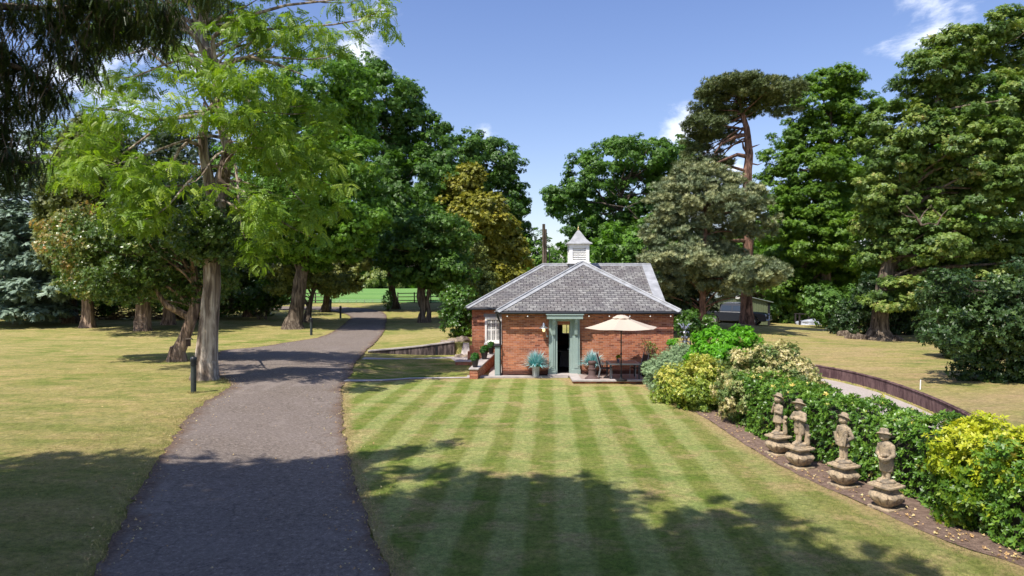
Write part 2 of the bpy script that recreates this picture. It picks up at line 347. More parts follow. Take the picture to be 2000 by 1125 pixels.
# ---------------------------------------------------------------- ground sheets
from mathutils.geometry import intersect_point_line
def dist_poly(p, poly):
    best = 1e9
    for a, b in zip(poly, poly[1:]+poly[:1]):
        ax, ay = a; bx, by = b; dx, dy = bx-ax, by-ay; l2 = dx*dx+dy*dy or 1e-9
        t = max(0, min(1, ((p[0]-ax)*dx+(p[1]-ay)*dy)/l2)); d = math.hypot(p[0]-ax-t*dx, p[1]-ay-t*dy)
        if d < best: best = d
    return best
def resample(poly, step, rag=0.0):
    out = []
    for a, b in zip(poly, poly[1:]+poly[:1]):
        a = Vector(a[:2]); b = Vector(b[:2]); n = max(1, int((b-a).length/step))
        for i in range(n):
            p = a.lerp(b, i/n)
            if rag: p += Vector((random.gauss(0, rag), random.gauss(0, rag)))
            out.append((p.x, p.y))
    return out
def smooth_line(pts, n=4):
    """Catmull-Rom through points"""
    out = []; P = [Vector(p[:2]) for p in pts]
    for i in range(len(P)-1):
        p0, p1, p2, p3 = P[max(0, i-1)], P[i], P[i+1], P[min(len(P)-1, i+2)]
        for k in range(n):
            t = k/n; out.append(tuple(.5*((2*p1)+(-p0+p2)*t+(2*p0-5*p1+4*p2-p3)*t*t+(-p0+3*p1-3*p2+p3)*t**3)))
    out.append(tuple(P[-1])); return out
def inside(p, poly):
    c = False; x, y = p; j = len(poly)-1
    for i in range(len(poly)):
        xi, yi = poly[i]; xj, yj = poly[j]
        if (yi > y) != (yj > y) and x < (xj-xi)*(y-yi)/(yj-yi)+xi: c = not c
        j = i
    return c
def sheet(name, poly, m, dz, cell=.5, rag=0.0, step=.3, zfix=None, kind='structure', thick=0):
    poly = resample(poly, step, rag)
    xs = [p[0] for p in poly]; ys = [p[1] for p in poly]
    pts = [Vector(p) for p in poly]; nb = len(pts); x = min(xs)
    while x < max(xs):
        y = min(ys)
        while y < max(ys):
            q = (x+random.uniform(-.1, .1)*cell, y+random.uniform(-.1, .1)*cell)
            if inside(q, poly) and dist_poly(q, poly) > cell*.3: pts.append(Vector(q))
            y += cell
        x += cell
    v, e, f, *_ = delaunay_2d_cdt(pts, [(i, (i+1) % nb) for i in range(nb)], [list(range(nb))], 1, 1e-4)
    me = bpy.data.meshes.new(name)
    me.from_pydata([(p.x, p.y, (zfix if zfix is not None else h(p.x, p.y))+dz) for p in v], [], [tuple(x) for x in f]); me.update()
    at_ = me.attributes.new('edge', 'FLOAT', 'POINT')
    at_.data.foreach_set('value', [max(0.0, 1-dist_poly((p.x, p.y), poly)/.55) for p in v])
    bm = bmesh.new(); bm.from_mesh(me); bmesh.ops.recalc_face_normals(bm, faces=bm.faces)
    if bm.faces and sum(q.normal.z for q in bm.faces) < 0: bmesh.ops.reverse_faces(bm, faces=bm.faces)
    bm.to_mesh(me); bm.free()
    o = bpy.data.objects.new(name, me); COL.objects.link(o); me.materials.append(m)
    me.polygons.foreach_set('use_smooth', [True]*len(me.polygons))
    o['kind'] = kind
    return o
# main terrain, to the horizon
inx = [x for x in np.arange(-46, 46.1, 1.0)]; iny = [y for y in np.arange(-20, 100.1, 1.0)]
ox = [-1500, -900, -500, -300, -180, -120, -85, -65, -54]; xs = ox+inx+[-x for x in ox[::-1]]
ys = [-600, -300, -150, -80, -50, -34]+iny+[112, 130, 160, 200, 260, 350, 500, 800, 1500, 2500]
lines = []
fl = smooth_line(FENCE, 3)
def offset(line, d):
    o_ = []
    for i, p in enumerate(line):
        a = Vector(line[max(0, i-1)]); b = Vector(line[min(len(line)-1, i+1)]); t = (b-a).normalized(); o_.append((p[0]-t.y*d, p[1]+t.x*d))
    return o_
lines.append(offset(fl, -.05)); lines.append(offset(fl, .09))
RW = [(-7.75, 36.84), (-3.0, 36.84), (-1.6, 36.84)]
RWr = [tuple(Vector(RW[0]).lerp(Vector(RW[2]), i/12)) for i in range(13)]
lines.append([(a, 36.80) for a, b in RWr]); lines.append([(a, 36.90) for a, b in RWr])
pts = []
def near_lines(x, y):
    if 8.5 < x < 14.5 and 11 < y < 38:
        for l in lines[:2]:
            for q in l:
                if (q[0]-x)**2+(q[1]-y)**2 < .2: return True
    return abs(y-36.85) < .4 and -8.2 < x < -1
for x in xs:
    for y in ys:
        if not near_lines(x, y): pts.append(Vector((x, y)))
ed = []
for l in lines:
    b = len(pts); pts += [Vector(q) for q in l]; ed += [(b+i, b+i+1) for i in range(len(l)-1)]
v, e, f, *_ = delaunay_2d_cdt(pts, ed, [], 0, 1e-5)
me = bpy.data.meshes.new('grass_ground'); me.from_pydata([(p.x, p.y, h(p.x, p.y)) for p in v], [], [tuple(q) for q in f]); me.update()
bm = bmesh.new(); bm.from_mesh(me); bmesh.ops.recalc_face_normals(bm, faces=bm.faces)
if sum(q.normal.z for q in bm.faces) < 0: bmesh.ops.reverse_faces(bm, faces=bm.faces)
bm.to_mesh(me); bm.free(); me.polygons.foreach_set('use_smooth', [True]*len(me.polygons))
g = bpy.data.objects.new('grass_ground', me); COL.objects.link(g); me.materials.append(M['lawn']); g['kind'] = 'structure'
def P2(*a): return [tuple(G(*q)[:2]) for q in a]
drive_L = P2((120, 1240), (190, 1122), (222, 1050), (258, 985), (300, 915), (340, 855), (372, 812), (405, 785), (440, 765), (452, 752), (442, 744), (424, 736), (414, 720), (414, 704), (424, 692), (440, 685), (505, 679), (560, 670), (622, 660), (652, 648), (676, 630), (684, 620), (668, 612), (630, 606.5), (560, 605), (400, 606))
drive_R = P2((820, 1240), (760, 1122), (726, 1040), (703, 980), (688, 930), (676, 880), (670, 830), (668, 790), (667, 768), (674, 748), (690, 726), (692, 712), (706, 698), (718, 683), (738, 665), (750, 648), (754, 632), (755, 618), (744, 609), (715, 603.5), (660, 600), (560, 599), (400, 600))
dl = smooth_line(drive_L, 3); dr = smooth_line(drive_R, 3)
driveway = dl+dr[::-1]
sheet('driveway', driveway, M['tarmac'], .045, .8, .038, .2)
bed_edge = P2((1262, 757), (1300, 775), (1380, 820), (1460, 873), (1560, 930), (1700, 993), (1850, 1062), (2000, 1112), (2150, 1180))
lawn_poly = [q for q in dr if q[1] < 26.2][::1]
lawn = lawn_poly+P2((675, 746), (800, 741.5), (915, 739.8), (1000, 739.5), (1116, 741.5))+[(2.4, 26.6), (5.2, 26.6)]+smooth_line(bed_edge, 3)+[(8.3, 7.0), (7.5, 5)]
sheet('striped_lawn', lawn, M['striped'], .022, .8, .012, .25)
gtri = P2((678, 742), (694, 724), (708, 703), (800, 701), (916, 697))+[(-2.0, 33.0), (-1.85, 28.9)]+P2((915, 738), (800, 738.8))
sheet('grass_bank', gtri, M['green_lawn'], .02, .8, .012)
bed = smooth_line(bed_edge, 3)+[(8.6, 6.5), (9.6, 6.5), (9.4, 12), (9.2, 15), (8.9, 18), (9.0, 22), (9.4, 26), (7.5, 28.5), (5.3, 27.3)]
sheet('planting_bed', bed, M['mulch'], .03, .8, .015)
gpoly = [(x-.07, y) for x, y in fl][::-1]; gpoly = [q for q in gpoly if q[1] > 12]+[(6.5, 37), (7.6, 32), (9.2, 28), (9.3, 24), (9.1, 20), (9.2, 16), (9.4, 12.5)]
sheet('gravel_drive', gpoly, M['gravel'], .035, .8, .01)
fld = [(-400, 84), (-60, 82), (-20, 80.5), (-5, 81), (20, 84), (400, 90), (600, 420), (-600, 420)]
sheet('pasture_field', fld, M['field'], .05, 12, 0, 6)
sheet('dry_bank', [(q[0]+.18, q[1]) for q in fl]+[(10.2, 10), (16, 10), (24, 18), (27, 30), (30, 44), (33, 58), (24, 62), (15, 58), (9, 50), (8.6, 38)], M['bank'], .022, 1.0, .05, .5)
if 0: sheet('dirt_patch', P2((1478, 655), (1500, 646), (1560, 655), (1640, 668), (1800, 672), (1835, 690), (1790, 700), (1700, 676), (1600, 672), (1560, 668), (1520, 664)), M['litter'], .045, .8, .08)
# paths and paving (flush sheets of stone)
sheet('stone_path', P2((706, 703), (712, 699), (890, 697.5), (905, 690), (916, 686))+[(-1.95, 34.6), (-1.95, 33.4), (-2.6, 33.2)]+P2((880, 701.5), (800, 702)), M['slab'], .03, .8)
sheet('stone_edging', P2((668, 747), (678, 743), (800, 739.5), (917, 738.2), (917, 740), (800, 741.8), (690, 747)), M['slab'], .045, .8)
# ---------------------------------------------------------------- leaves
def leaf_quads(kind):
    """template leaf clusters: list of quads (4,3), growing along +y, face +z, unit length"""
    q = []
    def leaf(base, d, l, w, up=.12):
        base = np.array(base, float); d = np.array(d, float); d /= np.linalg.norm(d)
        s = np.cross(d, (0, 0, 1.0)); s /= (np.linalg.norm(s)+1e-9); n = np.cross(s, d)
        q.append([base, base+d*l*.45+s*w*.5+n*up*l, base+d*l, base+d*l*.45-s*w*.5+n*up*l])
    r = np.random.default_rng(3)
    if kind == 'broad':
        for k in range(6):
            a = k*2.4; leaf((0, 0, .05*k), (math.cos(a), math.sin(a), r.uniform(-.25, .35)), r.uniform(.8, 1.1), r.uniform(.5, .62))
    elif kind == 'laurel':
        for k in range(6):
            a = k*2.4; leaf((0, 0, .04*k), (math.cos(a), math.sin(a), r.uniform(.0, .9)), r.uniform(.8, 1.1), r.uniform(.40, .5), .06)
    elif kind == 'frond':
        for k in range(6):
            y = .12+.14*k; z = -.35*y*y
            for s in (-1, 1): leaf((0, y, z), (s, .45, -.2), .25, .15, .02)
        leaf((0, .95, -.33), (0, 1, -.6), .25, .15)
    elif kind == 'needle':
        for k in range(9):
            a = k*2.4; e_ = .35+.6*r.random(); leaf((0, 0, 0), (math.cos(a), math.sin(a), e_*1.4), r.uniform(.8, 1.1), .17, 0)
    elif kind == 'spray':
        leaf((0, 0, 0), (0, 1, -.15), 1.0, .22, .03)
        for k in range(4):
            y = .12+.2*k
            for s in (-1, 1): leaf((0, y, -.02), (s*.8, .8, -.25), .46, .17, .03)
    elif kind == 'hang':
        for k in range(6):
            z = -.15*k
            for s in (-1, 1): leaf((0, .05*k, z), (s*.9, .35, -.6), .34-.02*k, .15, .03)
    elif kind == 'grass':
        for k in range(3): leaf((0, 0, 0), (.15*k-.15, 1, .0), 1, .04, .3)
    return np.array(q)
TPL = {k: leaf_quads(k) for k in ('broad', 'laurel', 'frond', 'needle', 'spray', 'hang')}
def nrmz(a): return a/(np.linalg.norm(a, axis=1, keepdims=True)+1e-9)
def rdir(n): return nrmz(rng.normal(size=(n, 3)))
def scatter(name, pos, up, fwd, scale, tint, kind, material, parent=None):
    T = TPL[kind]; n = len(pos); nq = len(T)
    z = nrmz(up); x = np.cross(fwd, z); x = nrmz(x); y = np.cross(z, x)
    V = T.reshape(-1, 3)
    P = (pos[:, None, :]+scale[:, None, None]*(V[None, :, 0:1]*x[:, None, :]+V[None, :, 1:2]*y[:, None, :]+V[None, :, 2:3]*z[:, None, :])).reshape(-1, 3)
    tv = np.repeat(tint[:, None], nq, 1)+rng.normal(0, .07, (n, nq)); tv = np.clip(np.repeat(tv.reshape(-1), 4), 0, 1)
    me = bpy.data.meshes.new(name); nv = len(P); nf = nv//4
    me.vertices.add(nv); me.vertices.foreach_set('co', P.astype(np.float32).ravel())
    me.loops.add(nv); me.loops.foreach_set('vertex_index', np.arange(nv, dtype=np.int32))
    me.polygons.add(nf); me.polygons.foreach_set('loop_start', np.arange(0, nv, 4, dtype=np.int32))
    try: me.polygons.foreach_set('loop_total', np.full(nf, 4, dtype=np.int32))
    except Exception: pass
    me.update(calc_edges=True)
    a = me.attributes.new('tint', 'FLOAT', 'POINT'); a.data.foreach_set('value', tv.astype(np.float32))
    o = bpy.data.objects.new(name, me); COL.objects.link(o); me.materials.append(material)
    if parent: o.parent = parent
    return o
def crown_points(lobes, cr, dens, back=.45, inner=.2, jit=.12):
    """lobes: (centre, radii). returns clump centres + outward directions"""
    C = []; O = []
    for c, r in lobes:
        r = np.array(r); area = 4*math.pi*((r[0]*r[1])**1.6/3+(r[0]*r[2])**1.6/3+(r[1]*r[2])**1.6/3)**(1/1.6)
        n = max(4, int(area/(cr*cr*2.2)*dens)); d = rdir(n)
        k = (d[:, 1] < .35) | (rng.random(n) < back); d = d[k]; n = len(d)
        rad = np.where(rng.random(n) < inner, rng.uniform(.25, .75, n), rng.normal(.93, jit, n))
        C.append(np.array(c)+d*r*rad[:, None]); O.append(nrmz(d/r))
    return np.concatenate(C), np.concatenate(O)
def foliage(name, lobes, material, parent, kind='broad', ls=.13, cr=.7, dens=1.0, per=55, back=.45, flat=.6, upb=.5, inner=.2, droop=0.0, fill=1.0, tb=(.25, .6), ground=None, jit=.12, ztint=None, xtint=None):
    C, O = crown_points(lobes, cr, dens, back, inner, jit); m = len(C)
    csz = rng.uniform(.6, 1.25, m)*cr; ct = rng.uniform(tb[0], tb[1], m)
    if ztint: ct = ct+ztint[2]*np.clip((C[:, 2]-ztint[0])/(ztint[1]-ztint[0]), 0, 1)   # young growth at the top
    if xtint: ct = ct+xtint[2]*np.clip((C[:, 0]-xtint[0])/(xtint[1]-xtint[0]), 0, 1)
    cnt = np.maximum(3, (per*(csz/cr)**2*rng.uniform(.6, 1.3, m)).astype(int)); idx = np.repeat(np.arange(m), cnt); n = len(idx)
    d = rdir(n); rr = rng.random(n)**(1/2.4)*csz[idx]
    off = d*rr[:, None]; off[:, 2] *= flat
    pos = C[idx]+off
    if ground is not None:
        k = pos[:, 2] > ground+.03; pos = pos[k]; d = d[k]; idx = idx[k]; n = len(idx)
    up = nrmz(d*.7+O[idx]*.5+np.array([0, 0, upb])+rng.normal(0, .45, (n, 3)))
    fwd = nrmz(rng.normal(size=(n, 3))+O[idx]*1.2+d*.8+np.array([0, 0, -droop]))
    if kind == 'hang':
        up = np.tile(np.array([[0, 0, 1.0]]), (n, 1))+rng.normal(0, .22, (n, 3)); fwd = nrmz(rng.normal(size=(n, 3))*np.array([1, 1, .1]))
    sc = ls*rng.uniform(.7, 1.3, n); tint = ct[idx]+rng.normal(0, .09, n)
    o = scatter(name, pos, up, fwd, sc, tint, kind, material, parent)
    return o, C
def limbs(mb, spine, C, k, r0, sag=.1, zfrac=(.3, 1.0), n=5):
    """curved tapering limbs from the spine (list of (point, radius)) to k of the clump centres"""
    P = [Vector(p) for p, r in spine]; Rr = [r for p, r in spine]
    sel = rng.choice(len(C), min(k, len(C)), replace=False)
    for i in sel:
        e_ = Vector(C[i]); t = random.uniform(*zfrac)
        # start lower than the end where possible
        best = None
        for j in range(6):
            t = random.uniform(*zfrac); u = t*(len(P)-1); a = int(min(u, len(P)-2)); s = P[a].lerp(P[a+1], u-a)
            cost = (e_-s).length+max(0, s.z-e_.z+.2)*2
            if best is None or cost < best[0]: best = (cost, s, Rr[a]+(Rr[a+1]-Rr[a])*(u-a))
        _, s, rs = best; l = (e_-s).length; rad = min(rs*.6, r0*(.35+l*.08))
        side = Vector((random.gauss(0, 1), random.gauss(0, 1), 0))*l*.10
        c1 = s.lerp(e_, .33)+Vector((0, 0, l*.16))+side; c2 = s.lerp(e_, .7)+Vector((0, 0, -l*sag))-side*.6
        q = interpolate_bezier(s, c1, c2, e_, 8)
        mb.tube(q, [max(.012, rad*(1-.85*i_/7)) for i_ in range(8)], n)
def tree(name, label, base, path, lobes, material, barkm, cat='tree', group=None, Y=None, nl=26, r0=.16, flare=1.5, dyn=0, zfr=(.35, 1.0), extra=None, dep=.85, grow=1.16, ysp=1.0, **kw):
    """base (px,py) or Vector; path [(px,py,dY,radius)]; lobes [(px,py,rx,ry[,dY])] in photo pixels at the tree's distance"""
    b = base if isinstance(base, Vector) else G(*base)
    Y = Y or b.y
    root = empty(name, b, 0, label, cat, group)
    loc = lambda p: Vector(p)-b
    sp = [(Vector((0, 0, -.15)), path[0][3]*flare*1.15), (Vector((0, 0, .18)), path[0][3]*flare*.95), (Vector((0, 0, .6)).lerp(loc(at(path[0][0], path[0][1], Y)), .15), path[0][3]*1.12)]
    sp += [(loc(at(px, py, Y+dY)), r) for px, py, dY, r in path]
    mb = MB(); dense = []
    for (p, r), (q, s) in zip(sp, sp[1:]):
        nn = max(1, int((q-p).length/.5))
        for i in range(nn):
            dense.append((p.lerp(q, i/nn)+Vector((random.gauss(0, .012), random.gauss(0, .012), 0)), r+(s-r)*i/nn))
    dense.append(sp[-1]); mb.tube([p for p, r in dense], [r for p, r in dense], 14, .07)
    LB = []
    for l in lobes:
        px, py, rx, ry = l[:4]; rx *= grow; ry *= grow; dY = l[4] if len(l) > 4 else random.uniform(-1, 1)*ysp*rx/F*Y*.8
        LB.append((loc(at(px, py, Y+dY)), (rx/F*Y, max(rx, ry)*dep/F*Y, ry/F*Y)))
    kw.setdefault('ground', None)
    if kw.get('kind') == 'broad': kw['per'] = int(kw['per']*1.5); kw['ls'] *= .86
    cr, C = foliage('crown', LB, material, root, **kw)
    if extra: extra(mb, loc, Y)
    if nl: limbs(mb, sp[2:], C, nl, r0, zfrac=zfr)
    mb.build('trunk', barkm, root, smooth=True)
    return root
# leaf palettes (real reflectances, young to old leaf)
LM = {
 'robinia': leafmat('robinia_leaf', [(0, (.085, .165, .012)), (.5, (.17, .28, .022)), (1, (.35, .43, .05))], .5, .42, k=1.05),
 'oak': leafmat('oak_leaf', [(0, (.026, .062, .010)), (.5, (.06, .13, .015)), (1, (.12, .22, .028))], .5, .30),
 'oak2': leafmat('oak_leaf_light', [(0, (.04, .09, .010)), (.5, (.09, .19, .014)), (1, (.18, .30, .025))], .5, .34),
 'lime': leafmat('beech_leaf', [(0, (.04, .09, .012)), (.5, (.095, .175, .016)), (1, (.20, .29, .03))], .5, .38),
 'syc': leafmat('sycamore_leaf', [(0, (.035, .075, .015)), (.5, (.095, .155, .028)), (.85, (.19, .24, .05)), (1, (.30, .26, .09))], .5, .30),
 'holly': leafmat('holly_leaf', [(0, (.018, .045, .010)), (.5, (.05, .095, .015)), (.78, (.12, .16, .03)), (1, (.40, .22, .10))], .3, .2, spec=.6),
 'photinia': leafmat('bronze_leaf', [(0, (.03, .06, .012)), (.45, (.075, .125, .022)), (.72, (.18, .19, .05)), (1, (.50, .28, .13))], .35, .25),
 'cedar': leafmat('blue_cedar_needle', [(0, (.05, .085, .055)), (.5, (.15, .21, .15)), (1, (.32, .39, .29))], .6, .15, (1, 1.1, .8)),
 'yew': leafmat('yew_needle', [(0, (.03, .05, .010)), (.5, (.085, .10, .014)), (1, (.17, .165, .022))], .55, .15),
 'darkyew': leafmat('dark_yew_needle', [(0, (.012, .026, .009)), (.5, (.034, .056, .014)), (1, (.10, .115, .03))], .5, .22),
 'gold': leafmat('golden_yew_needle', [(0, (.07, .09, .010)), (.5, (.20, .195, .020)), (1, (.40, .31, .035))], .5, .25),
 'olive': leafmat('olive_leaf', [(0, (.06, .085, .018)), (.5, (.15, .18, .04)), (1, (.32, .32, .10))], .5, .25),
 'pine': leafmat('pine_needle', [(0, (.045, .07, .035)), (.5, (.13, .16, .075)), (1, (.27, .27, .12))], .55, .12, (1.1, 1.1, .7)),
 'pine_top': leafmat('pine_top_needle', [(0, (.03, .048, .016)), (.5, (.075, .10, .028)), (1, (.17, .16, .055))], .55, .12, (1.1, 1.1, .7)),
 'laurel': leafmat('laurel_leaf', [(0, (.03, .08, .010)), (.45, (.085, .18, .016)), (.8, (.17, .28, .03)), (.93, (.32, .34, .06)), (1, (.60, .46, .12))], .40, .24, spec=.55, k=1.15),
 'bright': leafmat('bright_leaf', [(0, (.06, .20, .008)), (.5, (.13, .36, .012)), (1, (.25, .50, .03))], .42, .35, spec=.5, k=1.15),
 'golden': leafmat('golden_leaf', [(0, (.07, .16, .014)), (.2, (.15, .24, .012)), (.45, (.38, .44, .02)), (1, (.70, .64, .05))], .45, .35, k=1.0),
 'golden2': leafmat('gold_variegated_leaf', [(0, (.06, .13, .015)), (.4, (.24, .32, .04)), (.7, (.5, .48, .08)), (1, (.72, .62, .2))], .45, .25, k=1.0),
 'elae': leafmat('variegated_leaf', [(0, (.05, .10, .02)), (.4, (.16, .22, .06)), (.7, (.48, .42, .17)), (1, (.70, .58, .36))], .45, .2, k=1.05),
 'lavender': leafmat('grey_leaf', [(0, (.10, .15, .07)), (.5, (.20, .28, .14)), (1, (.33, .40, .24))], .8, .12, (1, 1, .9)),
 'hedge': leafmat('hedge_leaf', [(0, (.02, .06, .010)), (.5, (.05, .13, .018)), (1, (.13, .25, .035))], .35, .25, spec=.6),
 'rhodo': leafmat('rhododendron_leaf', [(0, (.014, .034, .009)), (.5, (.032, .065, .014)), (1, (.09, .14, .03))], .45, .2, spec=.45),
 'box': leafmat('clipped_box_leaf', [(0, (.015, .07, .008)), (1, (.05, .17, .015))], .4, .2),
 'under': leafmat('undergrowth_leaf', [(0, (.04, .09, .015)), (.5, (.10, .19, .03)), (1, (.20, .31, .07))], .45, .3),
 'turq': leafmat('blue_fescue', [(0, (.02, .20, .20)), (.5, (.12, .46, .46)), (1, (.60, .68, .68))], .5, .15, (1, 1, 1), k=1.0),
}
BK = {'rob': bark('robinia_bark', (.22, .165, .125), (.60, .51, .41), 1.0, .13, 4.5), 'oak': bark('oak_bark', (.10, .075, .055), (.22, .175, .13)), 'pine': bark('pine_bark', (.13, .075, .055), (.30, .17, .12), .9, .3, 5),
      'yew': bark('red_bark', (.19, .13, .095), (.46, .33, .24), 1.0, .12, 6), 'grey': bark('dead_branch_bark', (.30, .27, .24), (.52, .47, .42), .5)}
def shrub(name, label, cat, lobes, m, stems=True, base=None, group=None, ls=.08, cr=.3, kind='laurel', per=40, **kw):
    """lobes in world metres (centre, radii)"""
    c0 = np.mean([np.array(c) for c, r in lobes], axis=0); b = base or Vector((c0[0], c0[1], h(c0[0], c0[1])))
    root = empty(name, b, 0, label, cat, group)
    LB = [(np.array(c)-np.array(b), r) for c, r in lobes]
    kw.setdefault('flat', .85); kw.setdefault('upb', .35); kw.setdefault('back', .6); kw.setdefault('inner', .12); kw.setdefault('dens', 1.1); kw.setdefault('jit', .07)
    o, C = foliage('foliage', LB, m, root, kind=kind, ls=ls, cr=cr, per=per, ground=0.0, **kw)
    mb = MB()
    for c, r in LB:
        for k in range(7):
            i = rng.integers(len(C)); e_ = Vector(C[i])*.92; s = Vector((c[0]*.6+random.uniform(-.1, .1), c[1]*.6, -.05))
            mb.tube(interpolate_bezier(s, s.lerp(e_, .3)+Vector((0, 0, .2)), s.lerp(e_, .7), e_, 6), [.03, .027, .022, .018, .012, .006], 5)
    mb.build('stems', BK['oak'], root, smooth=True)
    return root
def wl(px, py, Y, rx, ry, rd=None):
    p = at(px, py, Y); return (tuple(p), (rx/F*Y, (rd or rx)/F*Y, ry/F*Y))
# ---------------------------------------------------------------- the cottage
ck = empty('brick_cottage', (3, 33, 0), 0, 'single-storey red brick cottage with hipped slate roofs and a white louvred cupola', 'house')
Hk = Vector((3, 33, 0))
def hb(mb, name, m, par=ck, **kw):
    for i, v in enumerate(mb.v): mb.v[i] = (v[0]-Hk.x, v[1]-Hk.y, v[2]-Hk.z)
    return mb.build(name, m, par, **kw)
X0, X1, Y0 = -.44, 6.88, 29.1; RX0, RX1, RY0, RY1 = -1.95, 7.35, 33.3, 40.7; HW = 2.76
w = MB()
w.box(X0, 1.86, Y0, Y0+.25, -.1, HW); w.box(2.53, X1, Y0, Y0+.25, -.1, HW); w.box(1.86, 2.53, Y0, Y0+.25, 2.2, HW)
w.box(X0, X0+.25, Y0+.25, RY0, -.1, HW); w.box(X1-.25, X1, Y0+.25, RY0, -.1, HW)
w.box(RX0, -1.32, RY0, RY0+.25, -.1, HW); w.box(-1.32, -.48, RY0, RY0+.25, -.1, 1.05); w.box(-1.32, -.48, RY0, RY0+.25, 2.33, HW); w.box(-.48, .4, RY0, RY0+.25, -.1, HW)
w.box(6.2, RX1, RY0, RY0+.25, -.1, HW)
w.box(RX0, RX0+.25, RY0+.25, RY1, -.1, HW); w.box(RX1-.25, RX1, RY0+.25, RY1, -.1, HW)
w.box(RX0+.25, 2.95, RY1-.25, RY1, -.1, HW); w.box(3.55, RX1-.25, RY1-.25, RY1, -.1, HW); w.box(2.95, 3.55, RY1-.25, RY1, -.1, .95); w.box(2.95, 3.55, RY1-.25, RY1, 1.95, HW)
w.add([(RX1-.25, RY0, HW), (RX1-.25, RY1, HW), (RX1-.25, 37, 4.85), (RX1, RY0, HW), (RX1, RY1, HW), (RX1, 37, 4.85)], [(0, 2, 1), (3, 4, 5), (0, 3, 5, 2), (1, 2, 5, 4), (0, 1, 4, 3)])
w.box(RX0-.22, RX0, RY0-.02, RY0+.5, -.1, .62); w.box(RX0-.1, RX0, RY0-.02, RY0+.5, .62, .9)
hb(w, 'wall', M['brick'])
hb(MB().box(X0+.25, X1-.25, Y0, RY1-.3, -.06, .09), 'floor', M['dark_in'])
t_ = MB()
for i in range(9): a = i*.26; t_.tube([(2.05+.2*math.cos(a)+.35, 31.6+.3*math.sin(a), .1), (2.4+.13*math.cos(a), 31.6+.15*math.sin(a), .85)], [.12, .07], 6)
t_.box(2.1, 2.75, 31.3, 31.9, .82, .86)
hb(t_, 'draped_table', plain('table_drape', (.22, .2, .2), .9), smooth=True)
rf = MB(); E = 2.80; k1 = .542
ax = 3.4; zA = 4.98
fe = [(-.64, 28.76, E), (7.1, 28.76, E)]
rf.add([fe[0], fe[1], (ax, 32.7, zA)], [(0, 1, 2)])
rf.add([(-.64, 28.76, E), (ax, 32.7, zA), (ax, 37, zA), (-.64, 37, E)], [(0, 1, 2, 3)])
rf.add([(7.1, 28.76, E), (7.1, 37, E), (ax, 37, zA), (ax, 32.7, zA)], [(0, 1, 2, 3)])
zr = 4.97
rf.add([(-2.2, 33, E), (7.5, 33, E), (7.5, 37, zr), (1.67, 37, zr)], [(0, 1, 2, 3)])
rf.add([(-2.2, 41, E), (-2.2, 33, E), (1.67, 37, zr)], [(0, 1, 2)])
rf.add([(7.5, 41, E), (-2.2, 41, E), (1.67, 37, zr), (7.5, 37, zr)], [(0, 1, 2, 3)])
roof = hb(rf, 'roof', M['slate'])
sv = MB()  # slate edge thickness and soffit
sv.box(-.62, 7.08, 28.78, 28.84, E-.045, E-.004); sv.box(-.62, -.56, 28.84, 33, E-.045, E-.004); sv.box(7.02, 7.08, 28.84, 33, E-.045, E-.004)
sv.box(-2.18, -.64, 33.02, 33.08, E-.045, E-.004); sv.box(-2.18, -2.12, 33.08, 40.9, E-.045, E-.004); sv.box(7.44, 7.5, 33.02, 37, E-.05, E-.01)
sv.box(-.44, 6.9, 28.84, 29.0, E-.06, E-.03); sv.box(-2.0, -.7, 33.08, 33.28, E-.06, E-.03)
hb(sv, 'fascia', plain('dark_fascia', (.05, .045, .045), .7), roof)
def strip(mb, A, B, n1, n2, w_=.19):
    A = Vector(A); B = Vector(B); d = (B-A).normalized()
    for n in (n1, n2):
        n = Vector(n).normalized(); s = d.cross(n)
        if s.z > 0: s = -s
        off = n*.022
        mb.add([A+off, B+off, B+s*w_+off, A+s*w_+off, A, B, B+s*w_, A+s*w_], [(0, 1, 2, 3), (3, 2, 6, 7), (0, 3, 7, 4), (1, 5, 6, 2)])
    mb.tube([A+Vector((0, 0, .045)), B+Vector((0, 0, .045))], .04, 8)
ld = MB(); nf = (0, -k1, 1); nl_ = (-k1, 0, 1); nr_ = (k1, 0, 1)
strip(ld, (-.66, 28.74, E), (ax, 32.7, zA), nf, nl_); strip(ld, (7.12, 28.74, E), (ax, 32.7, zA), nf, nr_)
strip(ld, (ax, 32.7, zA), (ax, 36.1, zA), nl_, nr_, .15)
strip(ld, (-2.22, 32.98, E), (1.67, 37, zr), nf, nl_, .17); strip(ld, (1.67, 37, zr), (7.5, 37, zr), nf, (0, k1, 1), .15)
p = [(7.02, 33.0, E+.03), (7.52, 33.0, E+.03), (7.52, 37, zr+.035), (7.02, 37, zr+.035)]
ld.add(p+[(x, y, z-.04) for x, y, z in p], [(0, 1, 2, 3), (0, 4, 5, 1), (1, 5, 6, 2), (3, 2, 6, 7), (0, 3, 7, 4)])
hb(ld, 'lead_flashing', M['lead'], roof)
gt = MB(); gt.tube([(-.6, 28.71, E-.075), (7.12, 28.71, E-.075)], .05, 8); gt.tube([(-.66, 28.8, E-.075), (-.66, 33.0, E-.075)], .05, 8); gt.tube([(-2.2, 32.94, E-.075), (-.68, 32.94, E-.075)], .045, 8)
hb(gt, 'gutter', M['black'])
hb(MB().tube([(-.62, 28.78, E-.1), (-.6, 28.85, 2.55), (-.5, 29.04, 2.3), (-.5, 29.04, 0.0)], .04, 8), 'downpipe', M['black'])
